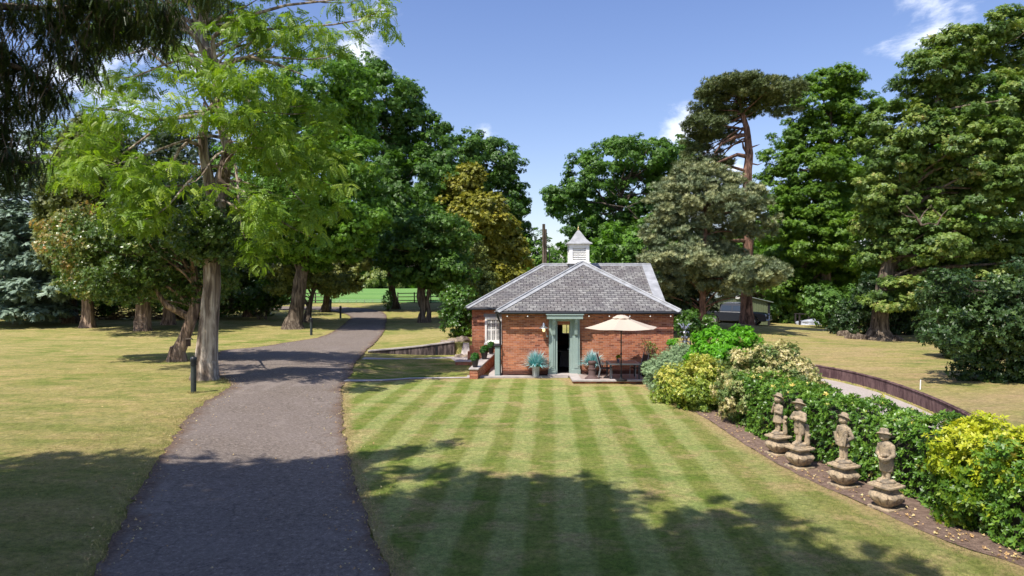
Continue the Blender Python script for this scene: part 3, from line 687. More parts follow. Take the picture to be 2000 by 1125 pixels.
# sash window with shutters
wf = MB(); a, b, z0, z1 = -1.32, -.48, 1.05, 2.33
wf.box(a, a+.09, RY0-.03, RY0+.1, z0, z1); wf.box(b-.09, b, RY0-.03, RY0+.1, z0, z1); wf.box(a+.09, b-.09, RY0-.03, RY0+.1, z0, z0+.09); wf.box(a+.09, b-.09, RY0-.03, RY0+.1, z1-.12, z1)
wf.box(a-.04, b+.03, RY0-.10, RY0-.031, z0-.07, z0+.02)
win = hb(wf, 'window', M['white'], bevel=.006)
sh = MB(); wcol = (b-a-.18)/3
for i in range(3):
    xa = a+.09+i*wcol; 
    sh.box(xa, xa+.035, RY0+.02, RY0+.05, z0+.09, z1-.12); sh.box(xa+wcol-.035, xa+wcol, RY0+.021, RY0+.05, z0+.09, z1-.12)
    for zz in (z0+.09, (z0+z1)/2-.03, z1-.17): sh.box(xa+.035, xa+wcol-.035, RY0+.02, RY0+.05, zz, zz+.05)
    k = z0+.17
    while k < z1-.2: sh.box(xa+.035, xa+wcol-.035, RY0+.03, RY0+.045, k, k+.022); k += .062
    sh.box(xa+wcol/2-.008, xa+wcol/2+.008, RY0+.012, RY0+.019, z0+.14, z1-.17)
hb(sh, 'shutter', M['white'], win)
hb(MB().box(a+.05, b-.05, RY0+.07, RY0+.085, z0+.05, z1-.05), 'pane', M['glass'], win)
ls_ = MB(); ls_.box(a-.06, b, RY0-.012, RY0+.0, z1+.0, z1+.16); hb(ls_, 'lintel', plain('grey_lintel', (.26, .26, .28), .8))
# back window
bw = MB(); bw.box(2.95, 3.0, RY1-.2, RY1-.1, .95, 1.95); bw.box(3.5, 3.55, RY1-.2, RY1-.1, .95, 1.95); bw.box(3.0, 3.5, RY1-.2, RY1-.1, .95, 1.0); bw.box(3.0, 3.5, RY1-.2, RY1-.1, 1.9, 1.95); bw.box(3.23, 3.27, RY1-.19, RY1-.12, 1.0, 1.9)
hb(bw, 'window', M['white'])
# doorcase
dc = MB(); P_ = M['paint']
for xa, xb in ((1.57, 1.83), (2.57, 2.88)):
    dc.box(xa, xb, 28.97, 29.1, .12, 2.46); dc.box(xa-.03, xb+.03, 28.93, 29.1, .12, .32); dc.box(xa+.07, xb-.07, 28.945, 28.968, .36, 1.7)
dc.box(1.83, 1.93, 29.02, 29.2, .12, 2.36); dc.box(2.47, 2.57, 29.02, 29.2, .12, 2.36); dc.box(1.83, 2.57, 29.02, 29.2, 2.36, 2.462); dc.box(1.83, 2.57, 29.0, 29.018, 2.40, 2.455)
dcs = hb(dc, 'door_frame', P_, bevel=.008)
hd = MB(); hd.box(1.47, 2.98, 28.62, 29.1, 2.47, 2.64); hd.box(1.43, 3.02, 28.58, 29.1, 2.64, 2.675); hb(hd, 'hood', P_, dcs, bevel=.006)
for xa in (1.70, 2.64):
    bk = MB(); pr = [(0, 2.468), (-.28, 2.468), (-.27, 2.36), (-.16, 2.2), (-.10, 1.95), (-.08, 1.8), (0, 1.8)]
    vs = [(xa, 28.96+y, z) for y, z in pr]+[(xa+.13, 28.96+y, z) for y, z in pr]; n = len(pr)
    bk.add(vs, [tuple(range(n)), tuple(range(2*n-1, n-1, -1))]+[(i, (i+1) % n+0, (i+1) % n+n, i+n) for i in range(n)]); hb(bk, 'bracket', P_, dcs)
dr_ = MB(); MT = Matrix.Translation((2.49, 29.24, 0)) @ Matrix.Rotation(R(82), 4, 'Z')
dr_.box(0, .56, 0, .045, .14, 2.34, MT); dr_.box(.07, .49, -.012, 0, .3, 1.0, MT); dr_.box(.07, .49, -.012, 0, 1.15, 2.2, MT)
dd = hb(dr_, 'door', P_, bevel=.004); hb(MB().ball((2.44, 29.72, 1.1), .035), 'handle', M['steel'], dd)
hb(MB().box(1.5, 2.95, 28.72, 29.02, .06, .12).box(1.83, 2.57, 29.02, 29.3, .07, .125), 'door_step', M['slab'], bevel=.01)
# wall lamp
lm = MB(); lm.tube([(1.50, 29.1, 1.72), (1.47, 28.98, 1.78), (1.42, 28.9, 1.95), (1.36, 28.86, 2.22), (1.34, 28.84, 2.24)], .016, 6); lm.ball((1.50, 29.08, 1.72), (.05, .03, .05))
lmp = hb(lm, 'wall_lamp', M['steel'], smooth=True)
hb(MB().lathe([(.025, .30), (.05, .24), (.055, .17), (.20, .09), (.21, .075), (.19, .085), (.05, .15), (.04, .2)], 20, (1.34, 28.84, 2.0), cap=False), 'lamp_shade', M['steel'], lmp, smooth=True)
bulbm = mat('lit_bulb', lambda t, o: (lambda e: L(t, e.outputs[0], o.inputs[0]))(N(t, 'ShaderNodeEmission', i_Color=(1, .72, .32, 1), i_Strength=1.6)))
hb(MB().ball((1.34, 28.84, 2.0), (.06, .06, .085)), 'bulb', bulbm, lmp, smooth=True)
# cupola
cx, cy = 3.56, 36.62; hw = .53
cp = MB(); cp.box(cx-hw+.04, cx+hw-.04, cy-hw+.04, cy+hw-.04, 4.5, 5.0)
cpo = hb(cp, 'cupola', M['lead'])
cb = MB()
for sx_ in (-1, 1):
    for sy_ in (-1, 1): cb.box(cx+sx_*(hw-.09)-.09, cx+sx_*(hw-.09)+.09, cy+sy_*(hw-.09)-.09, cy+sy_*(hw-.09)+.09, 5.08, 5.98)
for q in (5.08, 5.83):
    hh = .10 if q < 5.5 else .15
    cb.box(cx-hw+.18, cx+hw-.18, cy-hw+.005, cy-hw+.09, q, q+hh); cb.box(cx-hw+.18, cx+hw-.18, cy+hw-.09, cy+hw-.005, q, q+hh)
    cb.box(cx-hw+.005, cx-hw+.09, cy-hw+.18, cy+hw-.18, q, q+hh); cb.box(cx+hw-.09, cx+hw-.005, cy-hw+.18, cy+hw-.18, q, q+hh)
cb.box(cx-hw-.06, cx+hw+.06, cy-hw-.06, cy+hw+.06, 5.0, 5.08); cb.box(cx-hw-.03, cx+hw+.03, cy-hw-.03, cy+hw+.03, 5.98, 6.05)
cb.box(cx-hw+.12, cx+hw-.12, cy-hw+.12, cy+hw-.12, 5.08, 5.98)
hb(cb, 'cupola_frame', M['white'], cpo, bevel=.006)
lv = MB()
for i in range(7):
    z = 5.19+i*.095
    for k in range(4):
        T = Matrix.Translation((cx, cy, z)) @ Matrix.Rotation(k*math.pi/2, 4, 'Z') @ Matrix.Translation((0, -hw+.06, 0)) @ Matrix.Rotation(R(38), 4, 'X')
        lv.box(-hw+.18, hw-.18, -.045, .05, -.008, .008, T)
hb(lv, 'louvre', M['white'], cpo)
cr_ = MB(); prof = [(.68, 6.05), (.66, 6.10), (.52, 6.18), (.38, 6.32), (.25, 6.52), (.13, 6.70), (.05, 6.80), (.0, 6.82)]
vs = []; fs = []
for r_, z in prof:
    for sx_, sy_ in ((-1, -1), (1, -1), (1, 1), (-1, 1)): vs.append((cx+sx_*r_, cy+sy_*r_, z))
for i in range(len(prof)-1):
    for k in range(4): fs.append((i*4+k, i*4+(k+1) % 4, (i+1)*4+(k+1) % 4, (i+1)*4+k))
fs.append((3, 2, 1, 0)); cr_.add(vs, fs); hb(cr_, 'cupola_roof', M['lead'], cpo, smooth=True)
hb(MB().lathe([(.05, 6.78), (.055, 6.84), (.025, 6.88), (.04, 6.93), (.02, 6.97), (.004, 7.12)], 10, (cx, cy, 0)), 'finial', plain('brass', (.55, .42, .2), .35, .8), cpo, smooth=True)
# string of little lights under the eaves
sl_ = MB(); xs_ = [-.2+i*.86 for i in range(9)]
for a, b in zip(xs_, xs_[1:]): sl_.tube([(a+(b-a)*t/6, 28.72, 2.62-.05*math.sin(math.pi*t/6)) for t in range(7)], .006, 4)
slo = empty('string_lights', (3, 28.7, 2.6), 0, 'string of small globe lights hung under the front eaves of the brick cottage', 'string lights')
for i, v in enumerate(sl_.v): sl_.v[i] = (v[0]-3, v[1]-28.7, v[2]-2.6)
sl_.build('cable', M['black'], slo)
b0 = None
for x in xs_:
    if b0 is None: b0 = MB().ball((0, 0, 0), .028, 8, 6).build('bulb', M['white'], slo, smooth=True); bb = b0
    else: bb = b0.copy(); COL.objects.link(bb); bb.parent = slo
    bb.location = (x-3, .02, -.02)
# green box beside the corner
gb = empty('meter_cupboard', (-.62, 29.3, 0), 0, 'tall narrow sage green cupboard with dark sloping cap at the corner of the cottage', 'cupboard')
MB().box(-.11, .11, -.35, .35, 0, 1.28).box(-.09, .09, -.362, -.35, .1, 1.2).build('body', M['paint'], gb, bevel=.006)
MB().box(-.16, .14, -.40, .38, 1.282, 1.34).build('cap', M['black'], gb, bevel=.01)
# patio
pt = MB(); pt.box(2.42, 5.4, 27.02, 29.08, -.1, .085); pb = MB().box(2.38, 5.42, 26.96, 27.26, .087, .15).box(2.38, 2.78, 27.26, 29.0, .087, .15)
pto = empty('patio', (3.9, 28, 0), 0, kind='structure')
for i, v in enumerate(pt.v): pt.v[i] = (v[0]-3.9, v[1]-28, v[2])
pt.build('brick_base', M['brick_low'], pto)
for i, v in enumerate(pb.v): pb.v[i] = (v[0]-3.9, v[1]-28, v[2])
pb.build('coping', M['slab'], pto, bevel=.008)
MB().box(-1.1, 1.49, -.72, 1.05, .087, .115).build('paving', plain('patio_paving', (.33, .25, .22), .85, 0, .2, 3, .3), pto)
o = MB().box(-1.9, 2.36, 28.62, 29.09, -.05, .055).build('front_paving', M['slab']); o['kind'] = 'structure'
o = MB().box(-1.0, -.45, 28.9, 33.1, -.05, .04).build('side_paving', M['slab']); o['kind'] = 'structure'
# low wall with three potted box balls
lwall = empty('low_brick_wall', (-1.56, 28.2, 0), 0, 'low red brick wall with stone coping and three potted box balls on top', 'wall')
A_, B_ = Vector((-1.58, 28.15)), Vector((-.98, 33.0)); d_ = (B_-A_).normalized(); n_ = Vector((d_.y, -d_.x))*.17
def slabm(A, B, n, z0a, z1a, z0b, z1b):
    v = [(*(A-n), z0a), (*(A+n), z0a), (*(B+n), z0b), (*(B-n), z0b), (*(A-n), z1a), (*(A+n), z1a), (*(B+n), z1b), (*(B-n), z1b)]
    v = [(x+1.56, y-28.2, z) for x, y, z in v]
    return MB().add(v, [(0, 3, 2, 1), (4, 5, 6, 7), (0, 1, 5, 4), (1, 2, 6, 5), (2, 3, 7, 6), (3, 0, 4, 7)])
slabm(A_, B_, n_, -.05, .40, -.05, .56).build('wall', M['brick_low'], lwall)
slabm(A_-d_*.04, B_, n_*1.2, .402, .46, .562, .62).build('coping', M['slab'], lwall, bevel=.01)
o = MB().box(-.8, .8, -.3, .3, 0, .2).build('stone_step', M['brick_low'], loc=(-1.9, 32.9, 0)); tag(o, 'low brick step with pale edge below the white shuttered window', 'step')
c_ = MB().box(-.83, .83, -.33, .31, .202, .25).build('coping', M['slab'], o, bevel=.01)
pot0 = empty('potted_box_ball', (0, 0, 0), 0, '', 'potted plant', 'clipped box balls in black pots on the low wall')
MB().lathe([(.09, 0), (.10, .02), (.155, .30), (.17, .32), (.17, .35), (.15, .35), (.145, .32)], 18).build('pot', M['pot'], pot0, smooth=True)
foliage('foliage', [((0, 0, .42), (.16, .16, .15))], LM['box'], pot0, 'broad', ls=.035, cr=.07, dens=2.2, per=26, back=1, flat=.9, jit=.03)
MB().ball((0, 0, .41), (.13, .13, .12)).build('stems', BK['oak'], pot0)
for i, (x, y, z, l) in enumerate([(-1.54, 28.5, .465, 'clipped box ball in black pot at the near end of the low wall'), (-1.25, 30.8, .54, 'middle of the three clipped box balls in black pots on the low wall'), (-1.0, 32.6, .612, 'clipped box ball in black pot at the far end of the low wall')]):
    q = pot0 if i == 0 else copy_tree(pot0); q.location = (x, y, z); q['label'] = l; q.scale = ((1, 1, 1), (1.05, 1.05, 1.02), (.98, .98, .95))[i]
# fescue pots
def fescue(x, y, z, s, label):
    r = empty('blue_grass_pot', (x, y, z), 0, label, 'potted plant', 'blue grasses in grey pots by the cottage door')
    MB().lathe([(.13, 0), (.135, .02), (.16, .38), (.17, .40), (.17, .43), (.15, .43), (.14, .38)], 20).build('pot', plain('grey_ribbed_pot', (.42, .44, .46), .8, 0, .35, 25, .6), r, smooth=True)
    n = 520; mb = MB(); tint = []
    for i in range(n):
        a = random.uniform(0, 2*math.pi); l = random.uniform(.50, .92)*s; e_ = random.uniform(.05, 1.35); b = Vector((math.cos(a)*.06, math.sin(a)*.06, .40))
        d = Vector((math.cos(a)*math.sin(e_), math.sin(a)*math.sin(e_), math.cos(e_))); sd_ = Vector((-math.sin(a), math.cos(a), 0))*.015
        m_ = b+d*l*.55; t_ = b+d*l+Vector((0, 0, -.25*l*math.sin(e_)))
        mb.add([b-sd_*.6, b+sd_*.6, m_+sd_, m_-sd_, t_], [(0, 1, 2, 3), (3, 2, 4)]); c = random.gauss(.30, .15); tint += [c*.3, c*.3, c+.3, c+.3, c+.7]
    o = mb.build('grass', LM['turq'], r); at_ = o.data.attributes.new('tint', 'FLOAT', 'POINT'); at_.data.foreach_set('value', [min(1, max(0, q)) for q in tint])
fescue(1.0, 28.72, .055, .95, 'spiky turquoise grass in a grey pot left of the green cottage door')
fescue(3.38, 28.62, .115, .88, 'spiky turquoise grass in a grey pot behind the dark chimney pot')
cpz = empty('chimney_pot', (3.24, 27.6, .115), 0, 'dark brown clay chimney pot ornament standing on the patio', 'chimney pot')
MB().lathe([(.30, 0), (.30, .03), (.17, .12), (.15, .16), (.145, .36), (.165, .38), (.165, .42), (.135, .44), (.13, .58), (.16, .61), (.17, .68), (.14, .72), (.11, .72), (.10, .5)], 20).build('pot', M['terracotta'], cpz, smooth=True)
# parasol
pa = empty('parasol', (4.33, 27.08, .115), R(10), 'open cream parasol on a black pole over the patio table', 'parasol')
MB().tube([(0, 0, 0), (0, 0, 2.55)], .024, 10).ball((0, 0, 1.05), (.045, .045, .06)).build('pole', M['black'], pa, smooth=True)
MB().lathe([(.24, 0), (.24, .05), (.06, .09), (.035, .25)], 20).build('base', M['black'], pa, smooth=True)
cn = MB(); nn = 6; ring = []
for j, (rr, zz) in enumerate([(.02, 2.53), (.35, 2.45), (.75, 2.31), (1.13, 2.19), (1.50, 2.10)]):
    for k in range(nn*4):
        a = 2*math.pi*k/(nn*4); ph = (k % 4)/4; sag = math.sin(math.pi*ph); f_ = math.cos(math.pi/nn)/math.cos((ph-.5)*2*math.pi/nn)
        r2 = rr*(f_*1.0) * (1-.015*sag); cn.v.append((r2*math.cos(a), r2*math.sin(a), zz-.045*sag*rr*.6+.0))
for j in range(4):
    for k in range(24): cn.f.append((j*24+k, j*24+(k+1) % 24, (j+1)*24+(k+1) % 24, (j+1)*24+k))
co = cn.build('canopy', M['fabric'], pa); sol = co.modifiers.new('s', 'SOLIDIFY'); sol.thickness = .006
vn = MB()
for j, (rr, zz) in enumerate([(.01, 2.61), (.16, 2.59), (.33, 2.515), (.36, 2.49)]):
    for k in range(16): a = 2*math.pi*k/16; vn.v.append((rr*math.cos(a), rr*math.sin(a), zz-(.02 if k % 2 and j > 1 else 0)))
for j in range(3):
    for k in range(16): vn.f.append((j*16+k, j*16+(k+1) % 16, (j+1)*16+(k+1) % 16, (j+1)*16+k))
vn.build('vent', M['fabric'], co)
for k in range(6):
    a = 2*math.pi*k/6; MB().tube([(.03*math.cos(a), .03*math.sin(a), 2.50), (1.50*math.cos(a), 1.50*math.sin(a), 2.08)], .008, 4).tube([(.03*math.cos(a), .03*math.sin(a), 1.95), (.75*math.cos(a), .75*math.sin(a), 2.30)], .007, 4).build('rib', M['black'], pa)
# table and chairs
tb_ = empty('patio_table', (4.5, 27.75, .115), 0, 'grey rectangular metal patio table under the parasol', 'table')
MB().box(-.62, .62, -.55, -.47, .60, .66).box(-.62, .62, .47, .55, .60, .66).box(-.62, -.54, -.47, .47, .60, .66).box(.54, .62, -.47, .47, .60, .66).build('table_frame', plain('grey_metal', (.33, .34, .36), .4, .3), tb_, bevel=.006)
MB().box(-.54, .54, -.47, .47, .635, .65).build('table_top', plain('dark_tabletop', (.12, .10, .11), .35), tb_)
for sx_ in (-1, 1):
    for sy_ in (-1, 1): MB().box(sx_*.57-.03, sx_*.57+.03, sy_*.5-.03, sy_*.5+.03, 0, .6).build('leg', plain('dark_leg', (.07, .07, .08), .4, .3), tb_)
def chair(loc, rz, label, proto=[]):
    if proto: r = copy_tree(proto[0]); r.location = loc; r.rotation_euler = (0, 0, rz); r['label'] = label; return r
    r = empty('patio_chair', loc, rz, label, 'chair', 'black sling chairs at the patio table'); fm = plain('chair_frame', (.30, .31, .33), .4, .4); bl = plain('black_sling', (.02, .022, .028), .6)
    MB().box(-.24, .24, -.22, .24, .40, .425).build('seat', bl, r)
    T = Matrix.Translation((0, .24, .42)) @ Matrix.Rotation(R(-14), 4, 'X')
    MB().box(-.23, .23, -.01, .012, 0, .55, T).build('backrest', bl, r)
    for s in (-1, 1):
        MB().tube([(s*.26, -.24, 0), (s*.26, -.22, .42), (s*.26, -.20, .60), (s*.27, .22, .62)], .016, 6).build('leg', fm, r, smooth=True)
        MB().tube([(s*.26, .30, 0), (s*.25, .22, .42), (s*.245, .38, 1.0)], .016, 6).build('leg', fm, r, smooth=True)
    MB().tube([(-.245, .38, 1.0), (.245, .38, 1.0)], .016, 6).build('top_rail', fm, r)
    proto.append(r); return r
chair((3.82, 27.75, .115), R(78), 'black sling chair on the door side of the patio table'); chair((5.12, 27.75, .115), R(-74), 'black sling chair on the hedge side of the patio table')
fp = empty('table_flower_pot', (4.35, 28.0, .77), 0, 'small grey pot of yellow flowers on the patio table', 'flower pot')
MB().lathe([(.05, 0), (.075, .11), (.07, .11)], 14).build('pot', M['steel'], fp, smooth=True)
foliage('flowers', [((0, 0, .18), (.09, .09, .08))], LM['golden'], fp, 'broad', ls=.03, cr=.05, per=12, back=1)
# brick pier, silver ornament, climber
pr_ = empty('brick_pier', (6.78, 28.05, 0), 0, 'short brick pier with a green trailing plant beside the silver ornament', 'pier')
MB().box(-.28, .28, -.22, .22, 0, 1.32).build('pier', M['brick_low'], pr_); MB().box(-.32, .32, -.26, .26, 1.322, 1.40).build('cap', M['brick_low'], pr_)
shrub('trailing_plant', 'bright green trailing plant on top of the short brick pier', 'plant', [((6.62, 28.0, 1.52), (.2, .2, .14)), ((6.48, 27.95, 1.4), (.1, .15, .14))], LM['bright'], ls=.05, cr=.1, per=25, base=Vector((6.6, 28.0, 1.40)))
orn = empty('silver_ornament', (7.12, 28.1, 0), 0, 'silver metal garden ornament of stacked curling leaves beside the brick pier', 'ornament')
MB().tube([(0, 0, 0), (0, 0, 2.1)], .022, 8).build('stem', M['steel'], orn)
for k in range(6):
    z = 1.05+k*.2; mb = MB(); rr = .32-.02*k
    for j in range(7):
        a = j*.9+k*.4; c, s = math.cos(a), math.sin(a)
        for t0, t1, w0, w1 in ((0, .35, .01, .04), (.35, .75, .04, .035), (.75, 1, .035, .004)):
            f1 = lambda t, wd: [(c*rr*t-s*wd, s*rr*t+c*wd, z+.16*math.sin(t*2.6)), (c*rr*t+s*wd, s*rr*t-c*wd, z+.16*math.sin(t*2.6))]
            q = f1(t0, w0)+f1(t1, w1)[::-1]; mb.add(q+[(x, y, z_-.006) for x, y, z_ in q], [(0, 1, 2, 3), (7, 6, 5, 4), (0, 4, 5, 1), (2, 6, 7, 3)])
    if k == 5:
        for j in range(5):
            a = j*1.256+.5; c, s = math.cos(a), math.sin(a); mb.tube([(0, 0, z), (c*.12, s*.12, z+.12), (c*.2, s*.2, z+.24), (c*.3, s*.3, z+.26)], [.012, .03, .025, .004], 5)
    mb.build('leaf_tier', M['steel'], orn)
shrub('wall_climber', 'sparse climbing rose growing up the brick wall behind the table', 'climber', [((5.85, 28.95, .8), (.12, .08, .55)), ((6.1, 28.9, 1.2), (.22, .08, .2)), ((5.6, 28.95, 1.45), (.3, .06, .1))], LM['olive'], ls=.05, cr=.13, per=8, base=Vector((5.9, 28.98, 0)))
# pole behind the house
up_ = empty('utility_pole', (at(1062, 500, 46).x, 46, 0), 0, 'old wooden utility pole rising behind the slate roof', 'pole')
MB().tube([(0, 0, 0), (0, 0, 7.95)], .10, 8).tube([(.15, 0, 0), (.15, 0, 7.6)], .06, 7).build('post', BK['oak'], up_)
MB().tube([(.42, 0, 4.6), (.36, 0, 6.5)], .03, 5).box(.1, .5, -.04, .04, 6.35, 6.42).box(-.45, -.1, -.03, .03, 5.9, 5.95).ball((-.42, 0, 6.0), .09).build('bracket', M['black'], up_)
# ---------------------------------------------------------------- garden walls and fences
rw = empty('retaining_wall', (-5.4, 36.85, 0), 0, 'dark wedge-shaped retaining wall with pale coping, rising toward the cottage', 'wall')
def hz(x): return max(h(x, 36.80), h(x, 36.95))
v1 = []; v2 = []; nseg = 14
for i in range(nseg+1):
    x = -7.75+i*(4.65/nseg); zt = hz(x)+.07
    v1 += [(x+5.4, -.14, -.1), (x+5.4, .10, -.1), (x+5.4, .10, zt), (x+5.4, -.14, zt)]; v2 += [(x+5.4, -.19, zt+.002), (x+5.4, .14, zt+.002), (x+5.4, .14, zt+.06), (x+5.4, -.19, zt+.06)]
fs = [(i*4+k, i*4+(k+1) % 4, (i+1)*4+(k+1) % 4, (i+1)*4+k) for i in range(nseg) for k in range(4)]+[(3, 2, 1, 0), tuple(nseg*4+k for k in range(4))]
dwall = mat('stained_block_wall', lambda t, o: (lambda c: bsdf(t, o, mix(t, mapr(t, noise(t, c, 6, 6, .7, 0, (1, 1, .18)), .45, .62, 0, 1), (.045, .035, .035), (.17, .13, .12)), .9, bump(t, noise(t, c, 20, 5), .5, .02), spec=.15))(N(t, 'ShaderNodeTexCoord').outputs['Object']))
MB().add(v1, fs).build('wall', dwall, rw); MB().add(v2, fs).build('coping', M['slab'], rw)
o = MB().box(-.05, .05, -.03, .0, 0, .66).build('post', M['black'], rw, loc=(1.35, -.142, 0))
ef = empty('timber_edging_fence', (12.5, 22, 0), 0, 'low curving dark timber edging between the gravel drive and the dry bank', 'fence')
eb = MB(); fp_ = smooth_line(FENCE, 14); dist = 0
tarm = mat('creosoted_boards', lambda t, o: (lambda c: bsdf(t, o, mix(t, mapr(t, noise(t, c, 4, 6, .7, 0, (1, 1, .3)), .4, .62), (.075, .042, .045), (.185, .115, .11)), .8, bump(t, noise(t, c, 14, 5, .6, 0, (3, 3, .3)), .6, .02), spec=.2))(N(t, 'ShaderNodeTexCoord').outputs['Object']))
for a, b in zip(fp_, fp_[1:]):
    A = Vector(a); B = Vector(b); l = (B-A).length; n = max(1, round(l/.11)); ang = math.atan2(B.y-A.y, B.x-A.x)
    for i in range(n):
        c = A.lerp(B, (i+.5)/n); T = Matrix.Translation((c.x-12.5, c.y-22, 0)) @ Matrix.Rotation(ang+random.gauss(0, .04), 4, 'Z')
        eb.box(-l/n*.475, l/n*.475, -.022, .022, -.05, .55+random.gauss(0, .004), T)
eb.build('boards', tarm, ef)
rl_ = MB(); rl_.tube([(x-12.5, y-22, .52) for x, y in offset(fp_, -.035)], .02, 4); rl_.build('rail', tarm, ef)
def rail_fence(px0, px1, Y0_, Y1_, label):
    A = at(px0, 560, Y0_); B = at(px1, 560, Y1_); r = empty('rail_fence', (A.x, A.y, h(A.x, A.y)), 0, label, 'fence'); n = max(2, round((B-A).length/1.9)); dk = plain('fence_wood', (.06, .045, .04), .85); pr = []
    rails = [MB() for _ in range(3)]; last = None
    for i in range(n+1):
        p = A.lerp(B, i/n); g_ = Vector((p.x-A.x, p.y-A.y, h(p.x, p.y)-h(A.x, A.y)))
        MB().box(-.06, .06, -.06, .06, -.1, 1.28).build('post', dk, r, loc=g_)
        if last is not None:
            for k, z in enumerate((.32, .75, 1.17)): rails[k].tube([last+Vector((0, -.08, z)), g_+Vector((0, -.08, z))], .048, 4)
        last = g_
    for k in range(3): rails[k].build('rail', dk, r)
rail_fence(430, 647, 80, 80, 'dark post and rail fence before the pasture, left of the drive'); rail_fence(777, 905, 80, 81, 'dark post and rail fence behind the leaning oak trunk, right of the drive')
wfz = empty('wire_fence', (at(700, 560, 80.3).x, 80.3, 1.55), 0, 'low wire fence along the near edge of the pasture across the drive', 'fence'); mb = MB(); A = at(647, 560, 80.3); B = at(777, 560, 80.3); x0_ = at(700, 560, 80.3).x
for k in range(9): MB().box(-.02, .02, -.02, .02, -.1, .42).build('post', M['steel'], wfz, loc=(A.x+(B.x-A.x)*k/8-x0_, 0, 0))
mb = MB()
for z in (.2, .4): mb.tube([(A.x-x0_, 0, z), (B.x-x0_, 0, z)], .014, 4)
mb.build('wire', M['steel'], wfz)
# bollards
bo = []
def bollard(px, py, hgt, label, wood=False):
    p = G(px, py); r = empty('bollard_light', p, 0, label, 'bollard light', 'bollard lights along the drive'); s = hgt
    mt = plain('weathered_bollard', (.035, .043, .04), .6, 0, .4, 9, .2)
    MB().lathe([(.085, -.1), (.085, .76*s), (.078, .765*s)], 16).build('post', mt, r, smooth=True)
    pr = [(.105, .76*s)]
    for k in range(4): z = (.775+.035*k)*s; pr += [(.105, z), (.105, z+.018*s), (.085, z+.02*s), (.085, z+.033*s)]
    pr += [(.108, .915*s), (.105, .95*s), (.08, .98*s), (.04, .995*s), (.002, s)]
    MB().lathe(pr, 18).build('lamp_head', M['black'], r, smooth=True)
bollard(378, 768, 1.2, 'tall black bollard light in front of the twisting pale robinia trunk'); bollard(608, 655, 1.2, 'dark bollard light beside the drive in front of the forked sapling')
bollard(665, 622, 1.15, 'grey bollard light on the left verge where the drive bends'); bollard(646, 604.5, 1.1, 'small far bollard light beyond the drive bend near the rail fence')
# marker stake, bird box
p = G(1797, 762); MB().tube([(0, 0, -.1), (.02, 0, .34)], [.02, .016], 6).build('marker_stake', M['white'], loc=p).update_tag()
tag(bpy.data.objects['marker_stake'], 'short white marker stake on the dry bank behind the timber edging', 'stake')
# ---------------------------------------------------------------- garage, pickup, building bits
gx0, gx1, gy, gz = 17.1, 23.45, 62, -.1
ga = empty('garage', (20.2, 62, 0), 0, 'green corrugated metal garage with an open dark doorway beyond the pine', 'garage')
gm = plain('olive_cladding', (.12, .145, .08), .55, 0, .1, 2, .05); gw = MB()
def gzt(x): return 2.98-abs(x-20.2)*.235
x = gx0
while x < gx1-.01:
    x2 = min(gx1, x+.10); dn = 19.0 < (x+x2)/2 < 22.0
    for off, dx in ((0, .10), (.035, .12)):
        x2 = min(gx1, x+dx); zb = 2.05 if 18.9 < (x+x2)/2 < 21.6 else -.2
        vs = [(x-20.2, -off, zb), (x2-20.2, -off, zb), (x2-20.2, -off, gzt(x2)), (x-20.2, -off, gzt(x)), (x-20.2, .06, zb), (x2-20.2, .06, zb), (x2-20.2, .06, gzt(x2)), (x-20.2, .06, gzt(x))]
        gw.add(vs, [(0, 1, 2, 3), (7, 6, 5, 4), (0, 4, 5, 1), (1, 5, 6, 2), (2, 6, 7, 3), (3, 7, 4, 0)]); x = x2
gw.box(gx0-20.2, gx0-20.15, .07, 8, -.2, 2.2); gw.box(gx1-20.25, gx1-20.2, .07, 8, -.2, 2.2); gw.box(gx0-20.2, gx1-20.2, 8, 8.05, -.2, 2.3)
gw.build('wall', gm, ga)
gr_ = MB()
for s in (-1, 1):
    xe = (gx0-.2-20.2) if s < 0 else (gx1+.2-20.2); ze = 2.98-abs(xe)*.235
    q = [(0, -.25, 3.0), (xe, -.25, ze+.02), (xe, 8.2, ze+.02), (0, 8.2, 3.0)]; q2 = [(a, b, c+.06) for a, b, c in q]
    gr_.add(q+q2, [(0, 1, 2, 3), (7, 6, 5, 4), (0, 4, 5, 1), (1, 5, 6, 2), (2, 6, 7, 3)])
gr_.build('roof', plain('grey_green_roof', (.20, .235, .22), .6), ga)
MB().ball((-.15+.4, -.12, 2.66), (.22, .04, .17)).build('oval_sign', M['white'], ga)  # plain white oval sign plate, gives no light
MB().box(3.0, 3.24, -.06, .3, -.2, 2.15).build('dark_edge_strip', M['black'], ga)  # black strip stands in for the dark open edge of the gable
MB().box(3.4, 3.7, -.6, -.2, 0, .5).box(2.6, 3.1, -.8, -.4, 0, .35).build('white_tubs', M['white'])
tub = bpy.data.objects['white_tubs']; bpy.data.objects.remove(tub)
